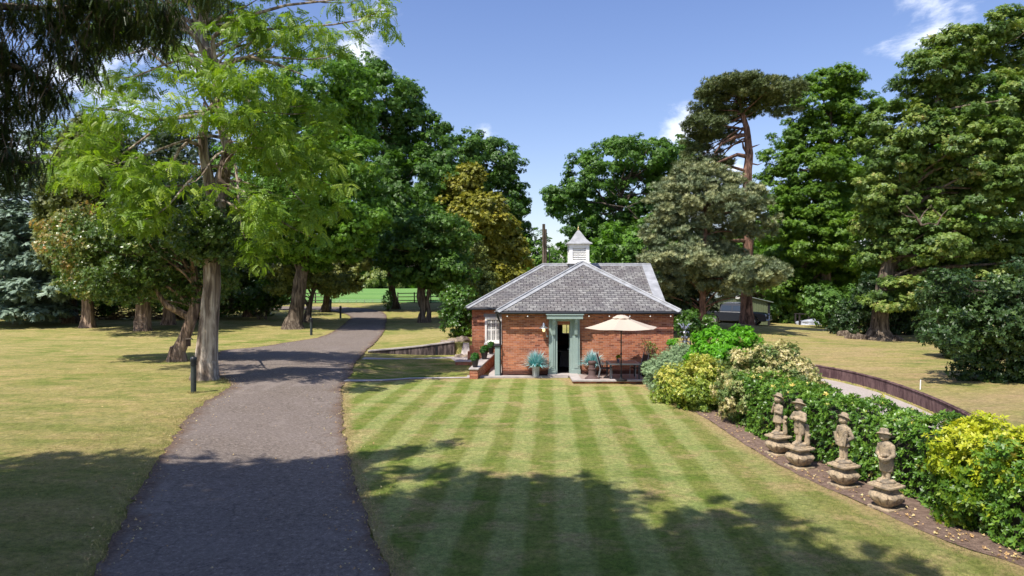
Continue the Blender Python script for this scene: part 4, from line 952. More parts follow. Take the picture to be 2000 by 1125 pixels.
# pickup truck
def car(loc, rz):
    r = empty('pickup_truck', loc, rz, 'dark blue double-cab pickup truck parked in front of the green garage behind the pine', 'pickup truck')
    paint = mat('dark_car_paint', lambda t, o: bsdf(t, o, (.010, .013, .022), .38, spec=.5)); gl = mat('car_glass', lambda t, o: bsdf(t, o, (.02, .03, .035), .05, spec=.9)); W2 = .92
    def prism(mb, prof, y0, y1, in0=0.0, zin=None):
        n = len(prof); f_ = lambda z: 0 if zin is None else max(0, z-zin)*in0
        vs = [(x, y0+f_(z), z) for x, z in prof]+[(x, y1-f_(z), z) for x, z in prof]
        mb.add(vs, [tuple(range(n-1, -1, -1)), tuple(range(n, 2*n))]+[(i, (i+1) % n, (i+1) % n+n, i+n) for i in range(n)]); return mb
    def arch(cx, r0=.44):
        return [(cx+r0*math.cos(a), .42+r0*math.sin(a)) for a in [R(180-k*22.5) for k in range(9)]]
    body = [(-2.6, .55), (-2.6, 1.12), (-1.0, 1.15), (.95, 1.12), (2.2, 1.05), (2.5, .92), (2.58, .60), (2.5, .38)]+[(1.98, .38)]+[p for p in arch(1.52)[::-1]]+[(1.0, .36), (-1.0, .36)]+arch(-1.55)[::-1]+[(-2.05, .45)]
    prism(MB(), body, -W2, W2).build('body', paint, r, smooth=True, bevel=.05)
    cab = [(-1.15, 1.12), (-.95, 1.72), (-.6, 1.80), (.35, 1.80), (.6, 1.74), (1.25, 1.10)]
    prism(MB(), cab, -W2+.02, W2-.02, .28, 1.1).build('cab', paint, r, smooth=True, bevel=.03)
    for s in (-1, 1):
        for xa, xb in ((-.95, -.12), (-.04, .78)):
            z0, z1 = 1.2, 1.62; f_ = lambda z: (W2-.02-(z-1.1)*.28+.006)*s
            xt = min(xb, .52) if xb > .5 else xb; xl = xa+.06 if xa < -.5 else xa
            q = [(xa, f_(z0), z0), (xb, f_(z0), z0), (xt, f_(z1), z1), (xl, f_(z1), z1)]
            MB().add(q+[(x, y-.01*s, z) for x, y, z in q], [(0, 1, 2, 3), (7, 6, 5, 4), (0, 4, 5, 1), (1, 5, 6, 2), (2, 6, 7, 3), (3, 7, 4, 0)]).build('side_window', gl, r)
        MB().box(.72, .86, s*1.0-.1, s*1.0+.1, 1.16, 1.34).build('mirror', M['steel'], r, bevel=.03)
        MB().box(2.36, 2.56, s*.72-.14, s*.72+.14, .80, .95).build('headlight', M['glass'] if 0 else plain('lamp_lens', (.6, .62, .66), .15), r, bevel=.03)
        for x in (1.52, -1.55):
            T = Matrix.Translation((x, s*.80, .39)) @ Matrix.Rotation(R(90), 4, 'X'); wh = MB().lathe([(.2, -.12), (.36, -.12), (.39, -.08), (.39, .08), (.36, .12), (.2, .12)], 22, M=T).build('wheel', plain('tyre', (.02, .02, .02), .8), r, smooth=True)
            MB().lathe([(.05, -.13), (.22, -.128), (.24, -.10), (.24, .10), (.22, .128), (.05, .13)], 14, M=T).build('rim', M['steel'], wh, smooth=True)
    q = [(1.22, -.74, 1.16), (1.22, .74, 1.16), (.64, .6, 1.70), (.64, -.6, 1.70)]; MB().add([(x+.03, y, z+.02) for x, y, z in q]+[(x, y, z) for x, y, z in q], [(0, 1, 2, 3), (7, 6, 5, 4), (0, 4, 5, 1), (1, 5, 6, 2), (2, 6, 7, 3), (3, 7, 4, 0)]).build('windscreen', gl, r)
    MB().box(2.5, 2.62, -.55, .55, .62, .90).build('grille', M['black'], r, bevel=.03)
    MB().tube([(2.5, -.8, .5), (2.72, -.6, .5), (2.74, .6, .5), (2.5, .8, .5)], .05, 8).tube([(2.7, -.5, .5), (2.72, -.42, .82), (2.72, .42, .82), (2.7, .5, .5)], .035, 8).build('bull_bar', M['steel'], r, smooth=True)
    for s in (-1, 1): MB().tube([(-.8, s*.62, 1.84), (.3, s*.62, 1.84)], .02, 6).build('roof_rail', M['steel'], r)
pc = at(1436, 630, 56); car((pc.x, 56, h(pc.x, 56)+.0), R(-30))
# frame with tarpaulin and soil heap
p = G(1578, 634); tf = empty('timber_stand', p, 0, 'low dark timber stand over a crumpled grey tarpaulin by the woodland edge', 'stand'); dk = plain('frame_wood', (.03, .026, .025), .8)
for x, y in ((-.95, -.4), (.95, -.4), (-.95, .5), (.95, .5), (-.1, -.4)): MB().box(x-.06, x+.06, y-.06, y+.06, -.05, .95).build('post', dk, tf)
MB().box(-1.05, 1.05, -.5, -.38, .952, 1.03).box(-1.05, 1.05, .44, .56, .952, 1.03).build('rail', dk, tf)
def lump(name, loc, rx, ry, rz_, m, label, cat, seed=0, parent=None, kind=None):
    rr = random.Random(seed); me = bmesh.new(); bmesh.ops.create_icosphere(me, subdivisions=4, radius=1)
    from mathutils import noise as mn
    for v in me.verts:
        k = 1+.28*mn.noise(v.co*1.6+Vector((seed, 0, 0)))+.12*mn.noise(v.co*4.5+Vector((0, seed, 0))); v.co = Vector((v.co.x*rx*k, v.co.y*ry*k, max(-.12*rz_, v.co.z*rz_*k)))
    d = bpy.data.meshes.new(name); me.to_mesh(d); me.free(); o = bpy.data.objects.new(name, d); COL.objects.link(o); d.materials.append(m); o.location = loc; d.polygons.foreach_set('use_smooth', [True]*len(d.polygons))
    if label: tag(o, label, cat)
    if parent: o.parent = parent
    if kind: o['kind'] = kind
    return o
lump('tarpaulin', p+Vector((.3, -.1, 0)), 1.5, .7, .55, plain('grey_tarp', (.34, .36, .42), .4, 0, .3, 3, .5), 'crumpled grey tarpaulin heaped under the low timber frame', 'tarpaulin', 3)
p = G(1592, 629); lump('soil_heap', p+Vector((.8, 1.2, 0)), 2.4, 1.4, .8, plain('dry_earth', (.36, .20, .12), .95, 0, .3, 3, .7), 'heap of dry orange-brown earth behind the low timber frame', 'soil heap', 5)
for i, (px, py, s) in enumerate([(1648, 657, .35), (1662, 662, .3), (1676, 663, .32), (1690, 664, .28), (1752, 666, .3)]):
    o = lump('cut_log', G(px, py), s*1.2, s, s*1.1, BK['oak'], ['stone-like log at the outer end of the row by the big sycamore', 'second log in the row left of the big sycamore', 'third log in the row left of the big sycamore', 'log touching the roots of the big sycamore trunk', 'lone log on the shaded side of the big sycamore trunk'][i], 'log', 20+i); o['group'] = 'logs round the big sycamore'
rk = plain('rockery_stone', (.27, .215, .16), .9, 0, .3, 4, .6)
for i, (px, py, s, l) in enumerate([(868, 664, .24, 'low flat rock on the bank above the dark retaining wall'), (884, 662, .28, 'pale rounded rock at the top of the rockery'), (903, 669, .34, 'largest rock of the rockery beside the cottage'), (897, 682, .28, 'mossy rock at the foot of the rockery'), (912, 685, .24, 'small rock against the left corner of the cottage')]):
    q = at(px, py, 37.4+.2*i if i < 3 else 35.8); lump('rockery_rock', Vector((q.x, q.y, h(q.x, q.y) if i < 3 else .02)), s*1.2, s, s*.85, rk, l, 'rock', 40+i)['group'] = 'rocks of the rockery by the cottage'
# ---------------------------------------------------------------- trees, left side
B = BK
tree('robinia_tree', 'tall airy robinia with lime-green feathery leaves and a twisting pale trunk by the drive', (401, 741),
     [(404, 700, 0, .40), (409, 640, 0, .33), (415, 560, 0, .30), (414, 500, 0, .29), (420, 440, 0, .31), (422, 398, 0, .38), (438, 340, .1, .25), (447, 290, .2, .22), (432, 240, .3, .17), (428, 190, .4, .15), (420, 130, .5, .14), (398, 90, .6, .13), (392, 40, .7, .12), (398, -20, .8, .10), (420, -120, .9, .07)],
     [(250, 340, 100, 42, -3), (150, 285, 80, 38, -1), (290, 225, 100, 40, -2), (225, 160, 90, 38, 2), (500, 245, 70, 45, -2), (445, 160, 70, 26, -2.5), (430, 222, 60, 16, -3), (370, 130, 60, 26, -1), (380, -110, 130, 45, 0), (210, -50, 120, 50, 0), (80, -40, 90, 50, 1), (300, -160, 120, 50, 0), (520, 420, 50, 40, -3), (500, 160, 100, 40, -1), (560, 300, 90, 55, -1), (620, 230, 80, 60, 2), (640, 340, 70, 80, 1), (540, 60, 120, 50, 0), (650, 85, 55, 40, 5),
      (300, 60, 110, 50, 2), (430, 20, 130, 60, 2), (300, 395, 80, 34, -2), (260, 430, 60, 28, -3), (500, 400, 60, 40, -1), (600, 420, 70, 50, 0), (110, 330, 60, 40, 0), (720, 10, 60, 30, 1), (180, 60, 80, 50, 3), (480, -60, 110, 50, 0), (300, -80, 150, 60, 1), (520, 480, 50, 35, -1), (735, 40, 30, 22, 0)],
     LM['robinia'], B['rob'], 'tree', kind='frond', ls=.34, cr=.40, dens=.64, per=17, flat=.5, upb=.6, droop=.5, inner=.45, back=.8, nl=95, r0=.10, dep=.8, grow=1.0, flare=1.35, tb=(.3, .75), jit=.2, zfr=(.4, 1),
     extra=lambda mb, loc, Y: (mb.tube([loc(at(x, y, Y+d)) for x, y, d in ((421, 395, 0), (408, 350, -.2), (398, 300, -.3), (396, 262, -.4), (404, 235, -.5), (398, 200, -.3))], [.26, .20, .17, .15, .12, .03], 12, .08),
        mb.tube([loc(at(x, y, Y+d)) for x, y, d in ((398, 288, -.3), (370, 276, -.8), (350, 292, -1), (330, 330, -1.4), (300, 345, -1.6))], [.08, .07, .06, .05, .03], 7),
        mb.tube([loc(at(x, y, Y+d)) for x, y, d in ((428, 190, .4), (400, 225, 0), (350, 230, -.5), (290, 235, -1), (230, 215, -1.5), (160, 210, -2))], [.10, .085, .075, .06, .05, .02], 7),
        mb.tube([loc(at(x, y, Y+d)) for x, y, d in ((422, 135, .5), (450, 118, .2), (490, 112, 0), (540, 125, 0), (600, 150, .2))], [.11, .09, .08, .06, .02], 7),
        mb.tube([loc(at(x, y, Y+d)) for x, y, d in ((420, 132, .5), (415, 75, .2), (440, 50, 0), (470, 35, 0), (560, 10, .2), (700, -5, .2))], [.10, .09, .08, .07, .05, .02], 7),
        mb.tube([loc(at(x, y, Y+d)) for x, y, d in ((412, 140, .5), (380, 70, -.2), (340, 50, -.5), (300, 30, -1))], [.09, .07, .05, .02], 7),
        mb.tube([loc(at(x, y, Y+d)) for x, y, d in ((424, 150, .5), (340, 140, 0), (312, 118, -.5), (285, 95, -.5), (240, 110, -1))], [.08, .06, .05, .04, .02], 7)))
tree('holly_tree', 'leaning holly tree with glossy bronze-tipped leaves just behind the robinia trunk', (346, 706),
     [(352, 680, 0, .30), (362, 655, 0, .25), (375, 620, 0, .24), (385, 590, .1, .22), (380, 540, .2, .15), (370, 460, .3, .08)],
     [(290, 470, 90, 60), (200, 480, 80, 50), (150, 455, 45, 45), (360, 430, 90, 60), (430, 450, 70, 60), (330, 530, 90, 50), (240, 535, 80, 42), (420, 530, 60, 45), (170, 520, 50, 35), (380, 575, 45, 25), (310, 390, 70, 40), (408, 445, 40, 40, -6.3), (392, 478, 40, 20, -6.2), (430, 480, 40, 30, -6)],
     LM['photinia'], B['yew'], kind='laurel', ls=.13, cr=.45, dens=1.0, per=34, flat=.7, nl=34, r0=.1, tb=(.1, .5), zfr=(.2, .9), back=.4, xtint=(-2, -5.5, .4),
     extra=lambda mb, loc, Y: mb.tube([loc(at(x, y, Y+d)) for x, y, d in ((374, 622, 0), (350, 608, 0), (325, 596, -.2), (310, 575, -.3), (295, 540, -.2))], [.2, .18, .14, .1, .05], 9, .06))
tree('holly_tree', 'straight-trunked holly tree with a dark dense crown in the middle of the left lawn', (279, 646),
     [(280, 620, 0, .52), (281, 590, 0, .46), (283, 560, 0, .44), (280, 500, 0, .25)],
     [(270, 530, 90, 45), (230, 560, 60, 25), (320, 560, 70, 28), (260, 480, 100, 50), (380, 560, 60, 30), (180, 545, 50, 25)],
     LM['holly'], B['yew'], kind='laurel', ls=.17, cr=.6, dens=1.0, per=30, flat=.7, nl=18, r0=.14, back=.5, flare=1.2)
tree('cedar_tree', 'blue-green cedar with drooping tiered branches at the left edge of the lawn', (140, 631),
     [(140, 610, 0, .48), (139, 580, 0, .42), (136, 540, 0, .38), (130, 450, 0, .3), (120, 330, 0, .15)],
     [(60, 565, 100, 16, -2), (130, 555, 70, 12, -3), (30, 520, 90, 18, -1), (110, 505, 70, 14, -3), (60, 470, 90, 18, -2), (20, 440, 70, 18, 0), (80, 425, 70, 15, -2), (50, 390, 70, 16, -1), (0, 590, 70, 14, -1), (20, 350, 60, 14, -1), (90, 360, 45, 12, -2), (60, 310, 55, 14), (100, 270, 45, 12), (-40, 480, 60, 30), (60, 605, 60, 10, -3), (-30, 410, 60, 30)],
     LM['cedar'], B['oak'], kind='spray', ls=.42, cr=.62, dens=1.05, per=26, flat=.4, upb=1.6, droop=.35, nl=40, r0=.13, back=.6, dep=.9, zfr=(.15, 1))
tree('cypress_tree', 'broad column of olive-green cypress behind the left side of the robinia', G(172, 640),
     [(172, 600, 0, .4), (168, 450, 0, .25), (160, 300, 0, .1)],
     [(160, 320, 38, 56), (178, 290, 35, 50), (140, 400, 40, 60), (195, 370, 45, 75), (160, 440, 55, 70), (215, 300, 35, 50), (225, 440, 45, 75), (120, 470, 30, 50)],
     LM['yew'], B['yew'], kind='spray', ls=.30, cr=.5, dens=1.35, per=40, flat=1.3, upb=.2, droop=-.9, nl=8, r0=.1, back=.3, inner=.1, dep=.9)
tree('cypress_tree', 'dark dense cypress directly behind the crown of the bronze-leaved holly', G(330, 634),
     [(330, 600, 0, .4), (330, 450, 0, .25), (330, 320, 0, .1)],
     [(300, 330, 60, 60), (360, 320, 60, 60), (300, 420, 70, 70), (380, 410, 70, 70), (330, 500, 90, 60), (260, 370, 45, 60), (420, 480, 50, 60)],
     LM['darkyew'], B['yew'], kind='spray', ls=.36, cr=.65, dens=1.1, per=34, flat=1.1, upb=.2, droop=-.3, nl=8, r0=.1, back=.3, inner=.1)
tree('yew_tree', 'dark yew with branches sweeping to the grass left of the big oak trunk', G(486, 618),
     [(486, 600, 0, .4), (486, 520, 0, .3), (486, 420, 0, .12)],
     [(480, 430, 55, 50), (470, 500, 60, 50), (450, 560, 60, 45), (500, 560, 45, 40), (510, 500, 45, 50), (420, 590, 50, 22), (520, 585, 26, 22)],
     LM['holly'], B['yew'], kind='laurel', ls=.2, cr=.65, dens=1.0, per=32, flat=.9, nl=8, r0=.1, back=.3)
tree('oak_tree', 'big oak with thick dark trunk and deep green crown left of the drive', (573, 642),
     [(577, 620, 0, .56), (582, 590, 0, .50), (586, 550, 0, .47), (594, 515, 0, .42), (592, 470, 0, .36), (600, 400, 0, .26), (605, 300, 0, .16), (610, 210, 0, .08)],
     [(570, 390, 100, 50), (640, 420, 90, 45), (520, 430, 70, 50), (600, 320, 90, 55), (520, 330, 70, 60), (670, 330, 70, 55), (610, 240, 85, 55), (540, 240, 60, 50), (670, 230, 60, 60), (620, 170, 70, 50), (680, 160, 40, 35), (560, 470, 100, 34), (660, 480, 60, 26), (500, 490, 50, 26), (600, 500, 50, 20), (690, 420, 55, 45)],
     LM['oak2'], B['oak'], kind='broad', ls=.19, cr=.72, dens=1.0, per=44, flat=.6, nl=50, r0=.16, back=.35)
tree('sapling_tree', 'small forked tree with light olive leaves close behind the big oak trunk', (600, 629),
     [(602, 612, 0, .28), (606, 592, 0, .2), (610, 575, 0, .16), (620, 545, 0, .1)],
     [(560, 545, 40, 24), (600, 530, 50, 26), (645, 545, 35, 22), (540, 520, 34, 22), (610, 500, 50, 22)],
     LM['olive'], B['oak'], kind='broad', ls=.16, cr=.5, dens=1.0, per=26, flat=.6, nl=16, r0=.08, back=.5, zfr=(.3, .9),
     extra=lambda mb, loc, Y: mb.tube([loc(at(x, y, Y)) for x, y in ((604, 602), (598, 590), (592, 580), (590, 565), (575, 545))], [.16, .13, .1, .08, .04], 7))
tree('chestnut_tree', 'pale-leaved tree at the drive bend with its foliage against the pasture', (636, 609),
     [(637, 595, 0, .36), (638, 580, 0, .32), (640, 560, 0, .25), (650, 520, 0, .12)],
     [(640, 540, 42, 22), (670, 520, 40, 28), (625, 510, 40, 26), (685, 545, 24, 18), (655, 490, 42, 22), (690, 500, 24, 28), (660, 560, 30, 12)],
     LM['olive'], B['oak'], kind='broad', ls=.22, cr=.6, dens=1.0, per=30, flat=.6, nl=16, r0=.12, back=.6, tb=(.35, .9))
tree('oak_tree', 'tall dark oak rising behind the drive, its leaning trunk beside the clipped conifer', (772, 603),
     [(770, 590, 0, .40), (766, 570, 0, .36), (764, 545, 0, .34), (762, 500, 0, .32), (765, 420, 0, .28), (770, 320, 0, .2), (775, 200, 0, .1)],
     [(745, 190, 45, 45), (735, 150, 25, 22), (715, 240, 60, 60), (785, 230, 50, 50), (800, 185, 26, 18), (740, 320, 80, 60), (820, 290, 55, 45), (850, 250, 28, 22), (780, 370, 80, 55), (850, 350, 50, 50), (720, 400, 80, 50), (800, 440, 80, 40), (730, 470, 60, 30), (850, 420, 40, 40), (695, 460, 50, 32), (760, 500, 50, 22), (700, 150, 45, 40)],
     LM['oak'], B['oak'], kind='broad', ls=.30, cr=1.0, dens=1.0, per=42, flat=.6, nl=45, r0=.2, back=.35)
tree('holm_oak_tree', 'twin-stemmed dark tree on the right verge of the drive', (824, 630),
     [(826, 610, 0, .26), (828, 590, 0, .24), (824, 565, 0, .22), (822, 530, 0, .18), (820, 480, 0, .1)],
     [(820, 470, 70, 38), (870, 480, 55, 45), (785, 500, 45, 26), (840, 520, 60, 28), (880, 530, 40, 28), (800, 540, 35, 14), (850, 440, 50, 30), (860, 550, 30, 18)],
     LM['oak'], B['oak'], kind='broad', ls=.19, cr=.6, dens=1.05, per=36, flat=.65, nl=24, r0=.1, back=.35, zfr=(.3, .95),
     extra=lambda mb, loc, Y: (mb.tube([loc(at(x, y, Y)) for x, y in ((836, 632), (838, 610), (834, 590), (838, 565), (850, 530))], [.28, .2, .18, .16, .08], 9, .06), mb.tube([loc(at(x, y, Y)) for x, y in ((822, 600), (817, 580), (819, 560), (806, 520))], [.16, .17, .16, .06], 9, .06)))
tree('oak_tree', 'rounded dark oak behind the golden yew, beside the utility pole', G(950, 592),
     [(950, 560, 0, .45), (945, 480, 0, .35), (940, 400, 0, .25), (935, 310, 0, .1)],
     [(900, 300, 45, 35), (940, 285, 35, 22), (960, 320, 45, 35), (995, 330, 22, 28), (880, 350, 50, 50), (985, 390, 38, 45), (930, 380, 60, 50), (1000, 540, 34, 24), (1005, 430, 30, 36), (1015, 465, 26, 20), (980, 480, 45, 40), (960, 540, 50, 32), (1000, 520, 22, 18), (870, 420, 50, 45), (1012, 395, 16, 30)],
     LM['oak'], B['oak'], kind='broad', ls=.27, cr=.85, dens=.95, per=40, flat=.6, nl=40, r0=.16, back=.4)
tree('golden_yew_tree', 'golden-brown yew standing in front of the rounded dark oak', G(925, 612),
     [(925, 590, 0, .35), (922, 480, 0, .2), (915, 370, 0, .08)],
     [(910, 360, 26, 26), (925, 345, 16, 16), (905, 410, 48, 36), (940, 420, 42, 34), (895, 450, 40, 26), (960, 455, 45, 28), (930, 480, 60, 30), (985, 480, 36, 18), (975, 510, 45, 24), (950, 540, 55, 28), (1000, 540, 20, 12), (975, 565, 35, 18)],
     LM['gold'], B['yew'], kind='spray', ls=.38, cr=.52, dens=1.1, per=36, flat=.6, upb=.8, droop=.1, nl=20, r0=.08, back=.4, grow=1.32)
tree('bay_tree', 'grey-olive small-leaved tree in front of the golden yew', G(880, 622),
     [(880, 600, 0, .25), (882, 540, 0, .15), (884, 460, 0, .06)],
     [(885, 450, 34, 28), (870, 490, 36, 34), (905, 500, 38, 38), (880, 540, 44, 34), (930, 550, 34, 34), (945, 580, 24, 18), (910, 580, 30, 16)],
     LM['olive'], B['yew'], kind='broad', ls=.13, cr=.42, dens=1.1, per=36, flat=.7, nl=10, r0=.06, back=.4, tb=(.1, .6))
def lobes_w(Y, ls): return [wl(px, py, Y+(l[0] if l else 0), rx, ry, None) for px, py, rx, ry, *l in ls]
shrub('laurel_bush', 'dark green laurel bush against the left end of the cottage', 'bush', lobes_w(41, [(885, 595, 26, 28), (910, 600, 30, 34), (895, 630, 30, 25), (925, 620, 14, 28)]), LM['laurel'], ls=.16, cr=.4, per=30, tb=(.0, .45))
shrub('clipped_conifer', 'small egg-shaped clipped conifer beside the leaning oak trunk at the field edge', 'conifer', lobes_w(70, [(757, 586, 9, 17)]), LM['hedge'], ls=.15, cr=.25, per=26, tb=(.1, .6), kind='spray')
shrub('yew_bush', 'low black-green yew bush at the left of the drive bend below the oak', 'bush', lobes_w(60, [(500, 585, 26, 14), (525, 582, 16, 14)]), LM['darkyew'], ls=.25, cr=.5, per=30, kind='spray')
hl = []
for i, x in enumerate(range(-90, 560, 34)): hl.append(wl(x, 592-x*.022-random.uniform(0, 3), 60, 24, 24+random.uniform(-3, 3), 20))
shrub('laurel_hedge', 'long dark laurel hedge along the far side of the left lawn', 'hedge', hl, LM['laurel'], ls=.24, cr=.7, per=30, tb=(.0, .5), dens=1.0)
# far woodland beyond the pasture
for i, (px, py, rx, ry, Y, m, lab) in enumerate([(745, 545, 30, 19, 262, 'olive', 'light olive tree in the middle of the far hedge line beyond the pasture'), (700, 535, 34, 24, 275, 'oak', 'dark rounded tree in the far hedge line left of the gap of sky'), (790, 550, 30, 16, 270, 'oak2', 'mid green tree in the far hedge line behind the leaning oak'), (705, 524, 14, 14, 330, 'oak', 'tall bluish tree behind the far hedge line')]):
    sh_ = shrub('distant_tree', lab, 'tree', [wl(px, py, Y, rx, ry, rx), wl(px-rx*.7, py+ry*.4, Y, rx*.6, ry*.6), wl(px+rx*.7, py+ry*.4, Y, rx*.6, ry*.6)], LM[m], ls=1.1, cr=2.2, per=26, kind='broad', group='trees in the far hedge line'); 
wd = []
for x in range(300, 1000, 22): wd.append(wl(x, 548+random.uniform(-4, 4), 285, 18, 20+random.uniform(-4, 5)))
o = shrub('far_woodland', None, None, wd, LM['oak'], ls=1.3, cr=2.6, per=18, kind='broad'); o['kind'] = 'stuff'
wd = []
for x in range(-160, 560, 45): wd.append(wl(x, 520+random.uniform(-20, 20), 78, 40, 60+random.uniform(-15, 15)))
o = shrub('left_woodland', None, None, wd, LM['oak'], ls=.45, cr=1.3, per=26, kind='broad'); o.name = 'woodland'; o['kind'] = 'stuff'
# ---------------------------------------------------------------- trees, right side
tree('oak_tree', 'broad dark oak behind the cupola with pale dead twigs in its crown', G(1215, 592),
     [(1215, 560, 0, .6), (1215, 500, 0, .5), (1210, 430, 0, .35), (1215, 350, 0, .2)],
     [(1200, 315, 55, 35), (1150, 350, 45, 38), (1260, 300, 50, 28), (1110, 385, 38, 22), (1300, 310, 40, 30), (1180, 400, 60, 45), (1250, 390, 60, 50), (1310, 370, 50, 50), (1130, 430, 36, 32), (1160, 460, 40, 34), (1220, 470, 60, 40), (1280, 450, 60, 50), (1090, 410, 22, 12), (1078, 378, 16, 10), (1215, 283, 34, 14), (1150, 490, 36, 24), (1330, 290, 26, 22), (1200, 520, 60, 30)],
     LM['oak'], B['oak'], kind='broad', ls=.26, cr=.82, dens=.92, per=40, flat=.6, nl=45, r0=.17, back=.4, tb=(.3, .75),
     extra=lambda mb, loc, Y: [mb.tube([loc(at(x, y, Y-3.5)) for x, y in q], [.07, .05, .02], 5) for q in (((1200, 380), (1180, 362), (1165, 350)), ((1190, 400), (1225, 405), (1245, 425)), ((1225, 405), (1238, 398), (1250, 395)))])
pnb = at(1458, 634, 47)
tree('scots_pine_tree', 'tall flat-topped Scots pine with a straight red trunk', Vector((pnb.x, 47, h(pnb.x, 47))),
     [(1458, 610, 0, .42), (1458, 570, 0, .37), (1460, 500, 0, .34), (1463, 430, 0, .32), (1459, 360, 0, .31), (1463, 300, 0, .27), (1458, 250, 0, .2), (1448, 215, 0, .13), (1446, 180, 0, .06)],
     [(1440, 180, 70, 16), (1500, 172, 55, 14), (1395, 205, 40, 16), (1460, 162, 60, 9), (1530, 185, 28, 14), (1380, 240, 36, 16), (1420, 225, 50, 14), (1365, 262, 22, 12), (1500, 208, 45, 13), (1400, 270, 40, 12), (1375, 300, 34, 12), (1400, 320, 24, 9), (1350, 275, 16, 10), (1345, 315, 22, 9), (1365, 330, 30, 10), (1430, 160, 40, 8), (1545, 165, 16, 9), (1530, 215, 20, 9), (1352, 240, 14, 12)],
     LM['pine_top'], B['pine'], kind='needle', ls=.22, cr=.40, dens=.85, per=30, flat=.55, upb=.9, nl=45, r0=.12, back=.8, zfr=(.72, 1), dep=.7, flare=1.3,
     extra=lambda mb, loc, Y: [mb.tube([loc(at(x, y, Y+d)) for x, y, d in q], r_, 7) for q, r_ in (
        (((1460, 352, 0), (1445, 346, -.3), (1436, 350, -.5), (1430, 360, -.6)), [.26, .22, .12, .05]), (((1460, 306, 0), (1440, 302, -.4), (1415, 312, -1), (1395, 320, -1.4)), [.16, .13, .09, .04]),
        (((1460, 335, 0), (1430, 326, -.4), (1400, 322, -.6), (1375, 335, -1)), [.12, .09, .06, .02]), (((1460, 262, 0), (1435, 268, -.4), (1410, 280, -.8), (1395, 300, -1)), [.15, .12, .08, .03]),
        (((1460, 300, 0), (1452, 288, -.4), (1450, 276, -.5), (1455, 272, -.5)), [.1, .08, .05, .02]), (((1462, 318, 0), (1480, 322, -.3), (1490, 318, -.4)), [.07, .04, .01]), (((1462, 290, 0), (1478, 284, -.3), (1484, 282, -.4)), [.07, .04, .01]), (((1460, 470, 0), (1430, 470, -.5), (1400, 475, -1.5)), [.16, .12, .06]))])
tree('pine_tree', 'lower bushy grey-green pine in front of the Scots pine trunk', Vector((at(1372, 628, 42.5).x, 42.5, h(at(1372, 628, 42.5).x, 42.5))),
     [(1372, 600, 0, .2), (1372, 520, 0, .18), (1376, 440, 0, .16), (1380, 360, 0, .06)],
     [(1375, 345, 55, 20), (1320, 375, 45, 24), (1425, 372, 45, 20), (1370, 385, 60, 24), (1300, 410, 34, 26), (1350, 425, 60, 28), (1440, 405, 40, 26), (1400, 430, 50, 26), (1310, 455, 44, 24), (1370, 470, 60, 26), (1290, 500, 34, 22), (1340, 505, 56, 24), (1400, 505, 56, 20), (1320, 540, 50, 22), (1460, 530, 60, 20), (1400, 548, 60, 18), (1500, 535, 34, 14), (1440, 560, 55, 12), (1470, 440, 34, 20), (1300, 560, 34, 22), (1350, 340, 30, 14), (1480, 395, 22, 24)],
     LM['pine'], B['pine'], kind='needle', ls=.25, cr=.40, dens=1.15, per=26, flat=.55, upb=.9, nl=50, r0=.09, back=.4, zfr=(.1, 1), dep=.6, tb=(.2, .85))
tree('beech_tree', 'bright green beech between the Scots pine and the great sycamore', G(1610, 632),
     [(1610, 600, 0, .55), (1612, 520, 0, .45), (1615, 400, 0, .35), (1620, 280, 0, .2), (1625, 170, 0, .08)],
     [(1625, 165, 50, 24), (1655, 150, 28, 16), (1600, 205, 48, 28), (1665, 215, 45, 28), (1560, 265, 48, 28), (1620, 270, 60, 34), (1690, 270, 30, 30), (1530, 310, 38, 30), (1590, 330, 60, 36), (1660, 330, 55, 36), (1520, 370, 36, 30), (1570, 400, 60, 34), (1640, 400, 60, 40), (1525, 440, 42, 36), (1590, 460, 60, 40), (1660, 470, 60, 44), (1550, 510, 55, 34), (1620, 540, 70, 34), (1540, 560, 45, 22), (1700, 540, 50, 40), (1590, 590, 60, 18)],
     LM['lime'], B['oak'], kind='broad', ls=.21, cr=.7, dens=1.35, per=44, flat=.5, upb=1.0, nl=40, r0=.16, back=.35, dep=.9)
